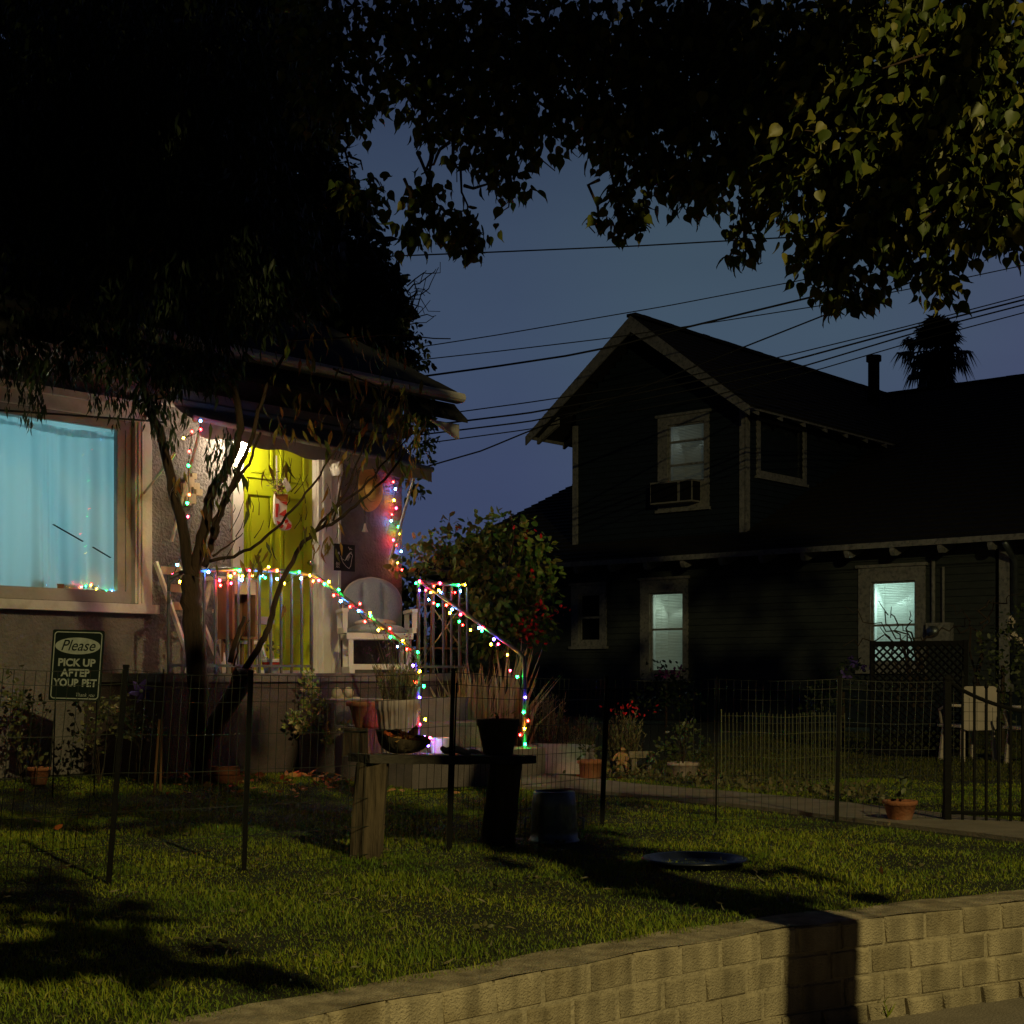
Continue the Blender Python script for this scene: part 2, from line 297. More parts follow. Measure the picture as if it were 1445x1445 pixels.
LM = dict(
    fig=leafmat('drip_tip_leaf', [(.034, .058, .010), (.066, .092, .013), (.108, .120, .017), (.19, .165, .028)], .28, .45),
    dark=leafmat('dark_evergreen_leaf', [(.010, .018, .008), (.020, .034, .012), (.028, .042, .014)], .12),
    peach=leafmat('peach_leaf', [(.05, .07, .015), (.10, .11, .02), (.16, .14, .025), (.26, .15, .03), (.28, .10, .025)], .3),
    bougain=leafmat('bougainvillea_leaf', [(.07, .15, .035), (.12, .21, .04), (.19, .24, .05), (.26, .21, .06)], .28),
    jade=leafmat('jade_leaf', [(.14, .20, .05), (.22, .27, .06), (.32, .33, .10), (.48, .30, .20)], .1),
    strap=leafmat('pale_strap_leaf', [(.30, .23, .12), (.42, .33, .18), (.52, .41, .24), (.36, .31, .14)], .25),
    lav=leafmat('lavender_leaf', [(.16, .14, .07), (.22, .19, .10), (.12, .13, .06)], .2),
    bush=leafmat('bed_shrub_leaf', [(.06, .08, .03), (.12, .13, .05), (.20, .17, .08)], .2), citrus=leafmat('citrus_leaf', [(.03, .05, .015), (.06, .08, .025), (.12, .13, .06)], .15),
    grass=leafmat('lawn_blade', [(.135, .205, .014), (.21, .285, .018), (.30, .34, .025), (.40, .37, .045)], .3, .55, .3, ((.07, .15, .018), 1.1, .75)),
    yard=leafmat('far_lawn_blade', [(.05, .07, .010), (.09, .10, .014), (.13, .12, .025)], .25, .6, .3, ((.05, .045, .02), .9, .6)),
    fallen=leafmat('fallen_leaf', [(.42, .06, .02), (.5, .17, .04), (.55, .32, .1), (.34, .09, .03)], .15, .7), palm=leafmat('palm_frond', [(.008, .012, .008), (.014, .018, .011)], .05),
    moss=leafmat('ground_herb', [(.07, .08, .03), (.13, .12, .05), (.18, .14, .07)], .2))
# ================================================================ THE SETTING
WF = [(-30, -22.0), (-8, -3.0), (-3.2, 1.02), (-1.6, 2.42), (-.455, 3.487), (.368, 4.245), (.878, 4.66), (1.806, 5.19), (3.5, 6.05), (9, 8.85), (40, 24.0)]   # front edge of the low wall's top
def resample(P, step, lo, hi):
    out = [P[0]]; 
    for a, b in zip(P[:-1], P[1:]):
        l = math.dist(a, b); n = max(1, int(l/step)) if (lo < a[0] < hi or lo < b[0] < hi) else 1
        out += [(a[0]+(b[0]-a[0])*i/n, a[1]+(b[1]-a[1])*i/n) for i in range(1, n+1)]
    return out
WN = (-.52, .854)
def back_edge(x):                                   # Y of the wall's back edge at x
    for (x0, y0), (x1, y1) in zip(WF[:-1], WF[1:]):
        if x0 <= x <= x1: return y0+(y1-y0)*(x-x0)/(x1-x0)+.23
    return 0
def ground():
    row = resample(WF, .35, -8, 9); ts = [.10, .2]+[.2+.35*i for i in range(1, 40)]+[18, 24, 40, 90, 400]; mb = MB(); n = len(row)
    for t in ts:
        for x, y in row:
            X = x+WN[0]*t; Y = y+WN[1]*t; mb.v.append((X, Y, gz(X, Y)-(.02 if t < .15 else 0)))
    mb.f = [(i*n+j, i*n+j+1, (i+1)*n+j+1, (i+1)*n+j) for i in range(len(ts)-1) for j in range(n-1)]; mb.m = [0]*len(mb.f)
    tag(mb.build('lawn_ground', M['soil'], smooth=True), kind='structure')
    # pavement and street below the wall, slabs with joints
    mb = MB(); r2 = resample(WF, .8, -8, 9)
    def strip(t0, t1, z, m):
        for a, b in zip(r2[:-1], r2[1:]):
            g0 = .006
            d = Vector((b[0]-a[0], b[1]-a[1], 0)); l = d.length; d /= l
            A = Vector((*a, 0))+d*g0; B = Vector((*b, 0))-d*g0; n0 = Vector((-WN[0], -WN[1], 0))
            q = [A+n0*t0, B+n0*t0, B+n0*t1, A+n0*t1]
            mb.add([p+Vector((0, 0, z)) for p in q]+[p+Vector((0, 0, z-.06)) for p in q], [(0, 3, 2, 1), (0, 1, 5, 4), (1, 2, 6, 5), (2, 3, 7, 6), (3, 0, 4, 7)], m)
    strip(-.12, 1.5, -.335, 0); tag(mb.build('pavement', M['walk']), kind='structure')
    mb = MB(); mb.add([(-300, -300, -.40), (300, -300, -.40), (300, 260, -.40), (-300, 260, -.40)], [(0, 1, 2, 3)]); tag(mb.build('street', mat('asphalt', (.05, .05, .05), None, .95, 8, .6, 90)), kind='structure')
    # garden walk from the steps to the gate
    mb = MB(); cl = [(690, 1098), (770, 1107), (850, 1113), (930, 1120), (1000, 1126), (1090, 1135), (1180, 1145), (1260, 1155), (1345, 1165), (1445, 1176), (1560, 1190)]
    pts = [g(*p) for p in cl]; pts = [Vector((-.5, 11.6, 0))]+pts; L_ = []; R_ = []
    for i, p in enumerate(pts):
        t = (pts[min(i+1, len(pts)-1)]-pts[max(i-1, 0)]).normalized(); n = Vector((-t.y, t.x, 0)); w = .33 if i > 2 else .5
        L_.append(p+n*w); R_.append(p-n*w)
    k = len(pts); mb.v = [tuple(p+Vector((0, 0, z))) for z in (.022, -.05) for q in (L_, R_) for p in q]
    for i in range(k-1): mb.f += [(i, k+i, k+i+1, i+1), (k+i, 3*k+i, 3*k+i+1, k+i+1), (i, i+1, 2*k+i+1, 2*k+i)]
    mb.m = [0]*len(mb.f); tag(mb.build('garden_path', M['walk']), kind='structure')
    return pts
PATH = ground()
def near_path(x, y, w=.44):
    for a, b in zip(PATH[:-1], PATH[1:]):
        d = b-a; t = max(0, min(1, ((x-a.x)*d.x+(y-a.y)*d.y)/(d.x*d.x+d.y*d.y)))
        if math.hypot(x-a.x-d.x*t, y-a.y-d.y*t) < w: return True
    return False
def retaining_wall():
    root = thing('retaining_wall', 'low tan slump-block retaining wall along the pavement edge', 'wall', (.4, 4.3, -.34))
    cor = MB(); rowp = resample(WF, .12, -3, 9); rowp = [p for p in rowp if -5 < p[0] < 12]
    A = [Vector((x, y, 0)) for x, y in rowp]; cum = [0]
    for a, b in zip(A[:-1], A[1:]): cum.append(cum[-1]+(b-a).length)
    def pos(s):
        s = max(0, min(cum[-1], s)); i = max(0, min(len(A)-2, int(np.searchsorted(cum, s)-1))); t = (s-cum[i])/(cum[i+1]-cum[i]); return A[i].lerp(A[i+1], t), (A[i+1]-A[i]).normalized()
    n = len(A)                                                     # mortar core
    for z0, z1, t0, t1 in ((-.36, -.004, .005, .19),):
        for q in A: cor.v += [tuple(q+Vector((WN[0]*t, WN[1]*t, z))) for z, t in ((z0, t0), (z1, t0), (z1, t1), (z0, t1))]
        for i in range(n-1): cor.f += [(i*4+j, i*4+(j+1) % 4, (i+1)*4+(j+1) % 4, (i+1)*4+j) for j in range(4)]
    cor.m = [0]*len(cor.f); cor.build('mortar_core', M['mortar'], root)
    mb = MB(); r = random.Random(3)
    for c in range(4):
        z1 = .0-c*.094; z0 = z1-.0895
        if c == 3: z0 = -.345
        s = (c % 2)*.095
        while s < cum[-1]-.2:
            l = .184+r.uniform(-.012, .012); g_ = .0035; a, d = pos(s+g_); b, d2 = pos(s+l-g_); nn = Vector((d.y, -d.x, 0))
            if c == 3 and r.random() < .0: pass
            out = r.uniform(-.003, .004)+(.012 if c == 3 else 0); back = -nn*.205; e = .008
            ring = []
            for q, sg in ((a, 1), (b, -1)):
                dd = (d if sg > 0 else d2)
                fr = q+nn*out
                ring.append([fr+dd*0*sg-nn*e+Vector((0, 0, z0)), fr+dd*e*sg+Vector((0, 0, z0+e)), fr+dd*e*sg+Vector((0, 0, z1-e+r.uniform(-.002, .002))), fr-nn*e+Vector((0, 0, z1+r.uniform(-.001, .003))), q+back+Vector((0, 0, z1)), q+back+Vector((0, 0, z0))])
            vs = ring[0]+ring[1]
            mb.add(vs, [(i, i+6, (i+1) % 6+6, (i+1) % 6) for i in range(6)]+[(0, 1, 2, 3, 4, 5), (11, 10, 9, 8, 7, 6)]); s += l
    mb.build('block_courses', M['block'], root)
    cap = MB()                                                     # thin worn mortar wash on the top
    for i in range(n-1):
        a, b = A[i], A[i+1]; w = Vector((*WN, 0)); z = .003
        q = [a+w*.004, b+w*.004, b+w*.20, a+w*.20]; q = [p+Vector((0, 0, z+.004*math.sin(p.x*23+p.y*31))) for p in q]; cap.add(q, [(0, 1, 2, 3)])
    cap.build('top_wash', M['block'], root)
retaining_wall()
# ================================================================ LEFT HOUSE (x along the front, y into the house)
LH = thing('stucco_house', 'grey stucco bungalow with lime green door, awning and lit curtained window', 'house', P0, TH)
def box_on(name, m, a, b, par=LH, world=False): mb = MB(); mb.bx(a, b); return mb.build(name, m, par, world=world)
def left_house():
    mb = MB(); t = .16
    for a, b in (((-7, 0, 0), (-3.42, t, 3.35)), ((-3.42, 0, 0), (-1.40, t, 1.36)), ((-3.42, 0, 2.76), (-1.40, t, 3.35)), ((-1.40, 0, 0), (-.40, t, 3.35)),
                 ((-.40, 0, 2.93), (.49, t, 3.35)), ((-.40, 0, 0), (.49, t, .80)), ((.49, 0, 0), (1.5, t, 3.35)), ((1.34, t, 0), (1.5, 7, 3.35)), ((-7, t, 0), (-6.84, 7, 3.35))): mb.bx(a, b)
    mb.build('wall', M['stucco'], LH, world=False)
    # roof: overlapping shingle courses up to a ridge
    mb = MB(); n = 22
    for i in range(n):
        y0 = -.62+i*.22; z0 = 3.34+i*.11
        mb.add([(-7.3, y0-.02, z0+.012), (1.56, y0-.02, z0+.012), (1.56, y0+.22, z0+.135), (-7.3, y0+.22, z0+.135), (-7.3, y0, z0-.012), (1.56, y0, z0-.012)], [(0, 1, 2, 3), (4, 5, 1, 0), (1, 5, 2)])
    yr, zr = -.62+n*.22, 3.34+n*.11+.02
    mb.add([(-7.3, yr, zr), (1.56, yr, zr), (1.56, yr+5, 3.3), (-7.3, yr+5, 3.3)], [(0, 1, 2, 3)]); mb.add([(1.5, 0, 3.3), (1.5, yr+4.5, 3.3), (1.5, yr, zr-.05)], [(0, 1, 2)])
    mb.add([(-7.3, -.6, 3.325), (1.56, -.6, 3.325), (1.56, 0.02, 3.325), (-7.3, 0.02, 3.325)], [(3, 2, 1, 0)])
    rf = mb.build('roof', M['shingle'], LH, world=False)
    mb = MB(); prof = [(-.60, 3.33), (-.70, 3.33), (-.715, 3.30), (-.712, 3.275), (-.69, 3.255), (-.66, 3.25), (-.60, 3.25)]
    for x in (-7.3, 1.60): mb.v += [(x, y, z) for y, z in prof]
    k = len(prof); mb.f = [(i, (i+1) % k, k+(i+1) % k, k+i) for i in range(k)]+[tuple(range(k)), tuple(range(2*k-1, k-1, -1))]; mb.m = [0]*len(mb.f)
    mb.build('gutter', M['trim'], rf, world=False)
    mb = MB(); prof = [(-.60, 3.245), (-.64, 3.20), (-.76, 3.09), (-.765, 3.055), (-.70, 3.10), (-.60, 3.18)]
    for x in (-7.3, 1.57): mb.v += [(x, y, z) for y, z in prof]
    k = len(prof); mb.f = [(i, (i+1) % k, k+(i+1) % k, k+i) for i in range(k)]+[tuple(range(k)), tuple(range(2*k-1, k-1, -1))]; mb.m = [0]*len(mb.f)
    sk = mb.build('roof_skirt', M['shingle'], LH, world=False)
    q = [fac(609, 592, .70), fac(648, 599, .70), fac(648, 620, .70)]; o = q[0]; mb = MB()
    mb.add([p for p in q]+[p+V*.035 for p in q], [(0, 1, 2), (5, 4, 3), (0, 3, 4, 1), (1, 4, 5, 2), (2, 5, 3, 0)]); mb.build('tapered_fascia', M['trim'], sk)
    # ---- big window
    mb = MB(); x0, x1, z0, z1 = -3.42, -1.275, 1.28, 2.86
    mb.bx((-1.40, -.045, z0+.07), (x1, .002, z1)); mb.bx((x0-.13, -.045, z0+.07), (x0, .002, z1)); mb.bx((x0, -.045, 2.76), (-1.40, .002, z1)); mb.bx((x0-.16, -.085, z1), (x1+.03, .002, z1+.05)); mb.bx((x0-.17, -.10, z0), (x1+.03, .002, z0+.07))
    mb.bx((-1.375, -.058, z0+.08), (-1.352, -.044, z1-.02)); mb.bx((-1.42, -.03, z0+.08), (-1.395, .03, 2.76))
    w = mb.build('window', M['trim'], LH, world=False)
    mb = MB(); mb.bx((x0, .02, 1.36), (-1.40, .065, 1.45)); mb.bx((x0, .02, 2.69), (-1.40, .065, 2.76)); mb.bx((-1.545, .022, 1.45), (-1.40, .068, 2.69)); mb.bx((-1.475, .012, 1.45), (-1.455, .022, 2.69)); mb.bx((x0, .02, 1.45), (x0+.08, .068, 2.69))
    mb.build('sash', M['sash'], w, world=False)
    box_on('pane', M['glass'], (x0+.08, .040, 1.45), (-1.545, .046, 2.69), w)
    mb = MB(); nx, nz = 220, 10                                      # pleated sheer curtain
    ph = [rng.uniform(0, 6.28) for _ in range(5)]
    for j in range(nz+1):
        for i in range(nx+1):
            x = x0+(-1.43-x0)*i/nx; q = j/nz; a = .024*math.sin(x*27+ph[0]+1.6*math.sin(x*5.3)+.8*math.sin(x*11+q))*(.6+.4*math.sin(x*3.1+1))+.010*math.sin(x*61+ph[1]+2*math.sin(x*9)+q*.6)+.016*math.sin(x*9+ph[2]+q*2.2)
            mb.v.append((x, .135+a*(1.15-.45*q), 1.37+q*(2.655-1.37)+(.010*math.sin(x*17) if j == nz else 0)))
    mb.f = [(j*(nx+1)+i, j*(nx+1)+i+1, (j+1)*(nx+1)+i+1, (j+1)*(nx+1)+i) for j in range(nz) for i in range(nx)]; mb.m = [0]*len(mb.f)
    mb.build('curtain', M['curtain'], w, smooth=True, world=False)
    mb = MB()                                                       # gathered heading strip
    for j in range(3):
        for i in range(nx+1):
            x = x0+(-1.43-x0)*i/nx; mb.v.append((x, .118+.010*math.sin(x*44+ph[3])+.006*math.sin(x*91), 2.615+j*.03-.012*math.sin(x*6.3+1)))
    mb.f = [(j*(nx+1)+i, j*(nx+1)+i+1, (j+1)*(nx+1)+i+1, (j+1)*(nx+1)+i) for j in range(2) for i in range(nx)]; mb.m = [0]*len(mb.f)
    mb.build('curtain_heading', M['curtain'], w, smooth=True, world=False)
    for a, b in (((75, 740), (117, 764)), ((131, 772), (156, 787))):  # two short black strips on the pane
        mb = MB(); mb.bar(fac(*a, -.034), fac(*b, -.034), .004, .022, up=-V); mb.build('black_strip', M['cable'], w)
    mb = MB(); X0, X1, Y1 = -3.6, -1.2, 2.2                          # the room behind
    mb.add([(X0, .17, 1.0), (X1, .17, 1.0), (X1, Y1, 1.0), (X0, Y1, 1.0), (X0, .17, 3.1), (X1, .17, 3.1), (X1, Y1, 3.1), (X0, Y1, 3.1)], [(0, 1, 2, 3), (7, 6, 5, 4), (2, 6, 7, 3), (1, 5, 6, 2), (3, 7, 4, 0)])
    mb.build('room', M['room'], LH, world=False)
    a = bpy.data.lights.new('room_light', 'AREA'); ao = bpy.data.objects.new('room_light', a); C.objects.link(ao); a.shape = 'RECTANGLE'; a.size = 1.1; a.size_y = .9; a.energy = 21; a.color = (.30, .74, .82)
    ao.parent = LH; ao.location = (-2.3, 2.0, 2.35); ao.rotation_euler = (math.radians(-78), 0, 0)
    ao.rotation_euler = Vector((0, 1, .12)).to_track_quat('Z', 'Y').to_euler()
    for px, py, w_, h_, lab in ((48, 812, .07, .20, 'dim tall box standing behind the cyan curtain'), (90, 812, .16, .17, 'dim wide box standing behind the cyan curtain'), (10, 824, .20, .09, 'dim low box behind the cyan curtain')):
        p = fac(px, py, -.19); mb = MB(); mb.box((0, 0, h_/2), (w_, .08, h_)); mb.box((0, 0, h_+.006), (w_*1.04, .084, .012)); o = mb.build('box', M['crate']); o.location = (p.x, p.y, 1.31); o.rotation_euler = (0, 0, TH); tag(o, lab, 'box', 'boxes on the window sill')
    sillm = MB(); sillm.bx((-3.42, .17, 1.27), (-1.40, .55, 1.31)); sillm.build('inner_sill', M['white'], w, world=False)
    # ---- door
    mb = MB(); mb.bx((-.365, .05, .845), (.45, .095, 2.90)); d = mb.build('door', M['lime'], LH, world=False)
    for x0_, x1_ in ((-.275, .0), (.085, .36)):
        for z0_, z1_ in ((2.46, 2.82), (1.60, 2.34), (.98, 1.47)):
            mb = MB(); e = .022
            for a, b in (((x0_, z0_), (x1_, z0_+e)), ((x0_, z1_-e), (x1_, z1_)), ((x0_, z0_+e), (x0_+e, z1_-e)), ((x1_-e, z0_+e), (x1_, z1_-e))): mb.bx((a[0], .036, a[1]), (b[0], .051, b[1]))
            mb.bx((x0_+.045, .041, z0_+.045), (x1_-.045, .051, z1_-.045)); mb.build('raised_panel', M['lime'], d, world=False)
    mb = MB(); mb.ball((.405, .015, 1.78), .028, 10); mb.tube([(.405, .05, 1.78), (.405, .02, 1.78)], .012, 8); mb.build('knob', M['metalw'], d, True, world=False)
    mb = MB()
    mb.bx((-.475, -.03, .82), (-.365, .003, 2.93)); mb.bx((-.37, -.002, .82), (-.366, .06, 2.92)); mb.bx((.451, -.002, .82), (.457, .06, 2.92))
    mb.bx((.455, -.03, .82), (.60, .003, 2.93)); mb.bx((.61, -.022, .82), (.72, .003, 2.93)); mb.bx((.60, -.012, .82), (.61, .003, 2.93)); mb.bx((.50, -.038, .82), (.525, -.029, 2.93)); mb.bx((.69, -.03, .82), (.715, -.021, 2.93))
    mb.bx((-.475, -.032, 2.93), (.72, .003, 3.06)); mb.bx((-.37, -.02, .80), (.455, .05, .845))
    mb.build('door_frame', M['white'], LH, world=False)
    mb = MB(); mb.lathe([(0, .05), (.05, .045), (.055, 0), (.05, -.05), (.04, -.06)], 14, (.60, -.11, 2.60)); mb.box((.60, -.04, 2.615), (.05, .10, .05)); mb.build('wall_spotlight', M['white'], LH, True, world=False)
    # ---- awning
    zc, zb, ob = 2.95, 2.745, -.42; xa, xb = -1.10, 1.42
    aw = MB(); n = 40
    for i in range(n+1):
        x = xa+(xb-xa)*i/n; f = i/n
        for q in (0, .33, .66, 1): aw.v.append((x, -.05+(ob+.05)*q, zc+(zb+.03-.115*f-zc)*q-.035*math.sin(q*math.pi)))
    aw.f = [(i*4+j, (i+1)*4+j, (i+1)*4+j+1, i*4+j+1) for i in range(n) for j in range(3)]; aw.m = [0]*len(aw.f)
    A = aw.build('awning', M['canvas'], LH, True, world=False)
    mb = MB(); mb.tube([(xa-.06, ob, zb+.03), (xb+.05, ob, zb-.085)], .026, 10); mb.build('front_bar', M['canvas_edge'], A, True, world=False)
    mb = MB(); n = 120
    for i in range(n+1):
        x = xa-.03+(xb-xa+.05)*i/n; f = i/n; dz = .115+.018*math.cos(x*12)
        for q in (0, .5, 1): mb.v.append((x, ob-.018-.012*q*math.sin(x*9), zb+.025-.115*f-q*dz))
    mb.f = [(i*3+j, (i+1)*3+j, (i+1)*3+j+1, i*3+j+1) for i in range(n) for j in range(2)]; mb.m = [0]*len(mb.f); mb.build('valance', M['canvas'], A, True, world=False)
    mb = MB(); mb.bx((xa-.1, -.14, zc+.03), (xb-.25, -.002, zc+.10)); mb.bx((xa-.1, -.16, zc-.02), (xb-.25, -.002, zc+.012)); mb.build('cassette', M['trim'], A, world=False)
    for x in (xa+.02, xb-.1):
        mb = MB(); mb.bar((x, -.03, 1.86), (x, ob+.02, zb-.02), .018, .018); mb.build('folding_arm', M['white'], A, world=False)
    # ---- porch and steps
    mb = MB(); mb.bx((-1.85, -.985, 0), (1.42, .0, .755)); P = mb.build('porch', M['porchface'], LH, world=False)
    mb = MB(); mb.bx((-1.88, -1.02, .755), (1.45, .0, .82)); mb.build('deck_slab', M['concrete'], P, world=False)
    for a, b in (((-.62, -1.42, 0), (.86, -1.02, .62)), ((-.62, -1.82, 0), (.86, -1.42, .43)), ((-.55, -2.3, 0), (.80, -1.82, .235)), ((-1.0, -2.62, 0), (-.15, -2.302, .232)), ((-1.0, -2.30, 0), (-.552, -1.9, .232))):
        mb = MB(); mb.bx(a, b); mb.build('step', M['concrete'], P, world=False)
    # ---- railings
    zt = 1.585; f_o = -.985
    def rail(name, pts, par=LH):
        mb = MB(); mb.tube(pts, .017, 8); return mb.build(name, M['rail'], par, True, world=False)
    def bal(par, x, y, z0, z1): mb = MB(); mb.box((x, y, (z0+z1)/2), (.016, .016, z1-z0)); mb.build('baluster', M['rail'], par, world=False)
    r1 = rail('railing', [(-1.80, f_o, zt-.09), (-1.66, f_o, zt-.035), (-1.2, f_o, zt+.005), (-.75, f_o, zt+.015), (-.52, f_o, zt)])
    for x in (-1.80, -1.49, -1.39, -1.28, -1.18, -1.08, -.98, -.87, -.77, -.665, -.565, -.47): bal(r1, x, f_o, .82, zt-(.07 if x < -1.6 else .01))
    mb = MB(); mb.bar((-1.8, f_o, .875), (-.47, f_o, .875), .02, .02); mb.build('bottom_rail', M['rail'], r1, world=False)
    for u0 in (-.466, .72):
        pts = [(u0, f_o+.03, zt), (u0, f_o-.05, zt-.012), (u0, f_o-.16, zt-.07), (u0, -2.10, .985), (u0, -2.145, .94), (u0, -2.15, .88), (u0, -2.15, .235)]
        h = rail('stair_rail', pts)
        bal(h, u0, f_o-.004, .82, zt)
        mb = MB(); mb.box((u0, -2.15, .24), (.05, .05, .012)); mb.build('foot_plate', M['rail'], h, world=False)
    r2 = rail('railing', [(.72, f_o, zt), (1.33, f_o, zt)])
    for x in (.80, .90, 1.02, 1.12, 1.22, 1.32): bal(r2, x, f_o, .82, zt-.01)
    mb = MB(); mb.bar((.76, f_o, .875), (1.33, f_o, .875), .02, .02); mb.build('bottom_rail', M['rail'], r2, world=False)
    # ---- porch lamp, burning
    p = ROOT[LH.name] @ fac(343, 630, .17); mb = MB(); mb.ball(p, .062, 14, (1, 1, 1.15)); lp = mb.build('porch_lamp', glow('porch_lamp_glass', (1.0, .82, .54), 190), LH, True, world=False)
    mb = MB(); mb.box(p+Vector((0, .09, .07)), (.10, .16, .03)); mb.box(p+Vector((0, .15, 0)), (.10, .02, .2)); mb.build('lamp_bracket', M['iron'], lp, world=False)
left_house()
# ================================================================ NEIGHBOUR'S HOUSE (x into the house, y towards the photo's left)
NH = thing('wooden_house', 'dark wooden two-storey house with gabled upper floor and three lit windows', 'house', R0, TH)
def loc_nb(px, py, d=0): return ROOT[NH.name] @ nb(px, py, d)
def siding(mb, O, ey, n, segs, step=.105):
    for a0, a1, z0, z1 in segs:
        k = max(1, round((z1-z0)/step)); s = (z1-z0)/k
        for i in range(k):
            b = z0+i*s; A = O+ey*a0; B = O+ey*a1; j = random.uniform(0, .003)
            q = [A+n*(.024+j)+Vector((0, 0, b)), B+n*(.024+j)+Vector((0, 0, b)), B+n*.004+Vector((0, 0, b+s)), A+n*.004+Vector((0, 0, b+s)), A+Vector((0, 0, b)), B+Vector((0, 0, b))]
            mb.add(q, [(0, 1, 2, 3), (4, 5, 1, 0), (0, 3, 4), (1, 5, 2)])
def cut(a0, a1, z0, z1, holes):
    """rectangles of wall left round the holes"""
    if not holes: return [(a0, a1, z0, z1)]
    zs = sorted({z0, z1, *[h[2] for h in holes], *[h[3] for h in holes]}); out = []
    for lo, hi in zip(zs[:-1], zs[1:]):
        x = a0
        for h in sorted(h for h in holes if h[2] <= lo and h[3] >= hi):
            if h[0] > x: out.append((x, h[0], lo, hi))
            x = h[1]
        if x < a1: out.append((x, a1, lo, hi))
    return out
def rect(px0, py0, px1, py1, d=0):
    cx, cy = (px0+px1)/2, (py0+py1)/2
    return (loc_nb(px1, cy, d).y, loc_nb(px0, cy, d).y, loc_nb(cx, py1, d).z, loc_nb(cx, py0, d).z)
def nwin(d, gl, tr, rails, watts, col, blind=True, cant=0, name='window'):
    y0, y1, z0, z1 = gl; a0, a1, b0, b1 = tr; mb = MB()
    mb.bx((d-.045, a0, b0), (d+.0, y0, b1)); mb.bx((d-.045, y1, b0), (d, a1, b1)); mb.bx((d-.045, y0, z1), (d, y1, b1)); mb.bx((d-.045, y0, b0), (d, y1, z0)); mb.bx((d-.075, a0-.04, b1), (d, a1+.04, b1+.045)); mb.bx((d-.09, a0-.03, b0-.05), (d, a1+.03, b0))
    w = mb.build(name, M['htrim'], NH, world=False)
    mb = MB(); e = .03
    mb.bx((d+.0, y0, z0), (d+.04, y0+e, z1)); mb.bx((d+.0, y1-e, z0), (d+.04, y1, z1)); mb.bx((d+.0, y0+e, z0), (d+.04, y1-e, z0+e)); mb.bx((d+.0, y0+e, z1-e), (d+.04, y1-e, z1))
    for r in rails: mb.bx((d-.004, y0+e, r-.018), (d+.038, y1-e, r+.018))
    mb.build('sash', M['htrim'], w, world=False)
    mb = MB(); mb.bx((d+.046, y0, z0), (d+.050, y1, z1)); mb.build('pane', M['glass'], w, world=False)
    if blind:
        mb = MB(); k = int((z1-z0)/.026)
        for i in range(k):
            z = z0+.013+i*(z1-z0)/k; c = random.uniform(-.002, .002)
            A = (d+.075, d+.093); mb.add([(A[0], y0+.035, z-.010+c), (A[0], y1-.045, z-.010+c*1.5), (A[1], y1-.045, z+.010), (A[1], y0+.035, z+.010)], [(0, 1, 2, 3)])
        for f in (.25, .75): mb.bx((d+.082, y0+(y1-y0)*f, z0), (d+.084, y0+(y1-y0)*f+.004, z1))
        mb.build('blind', M['blind'], w, world=False)
    mb = MB(); D = d+.75; q0, q1, r0, r1 = y0-.15, y1+.15, z0-.15, z1+.15; f0 = d+.03
    mb.add([(f0, q0, r0), (f0, q1, r0), (D, q1, r0), (D, q0, r0), (f0, q0, r1), (f0, q1, r1), (D, q1, r1), (D, q0, r1)], [(0, 1, 2, 3), (7, 6, 5, 4), (2, 6, 7, 3), (1, 5, 6, 2), (3, 7, 4, 0)])
    mb.build('room', M['room'] if watts else M['dark'], w, world=False)
    if watts:
        a = bpy.data.lights.new('window_room_light', 'AREA'); o = bpy.data.objects.new('window_room_light', a); C.objects.link(o); a.shape = 'RECTANGLE'; a.size = .35; a.size_y = .25; a.energy = watts; a.color = col
        o.parent = NH; p = Vector((d+.70, y1-.1, z1-.2)); o.location = p; o.rotation_euler = (p-Vector((d, (y0+y1)/2+.05, (z0+z1)/2))).to_track_quat('Z', 'Y').to_euler()
    return w
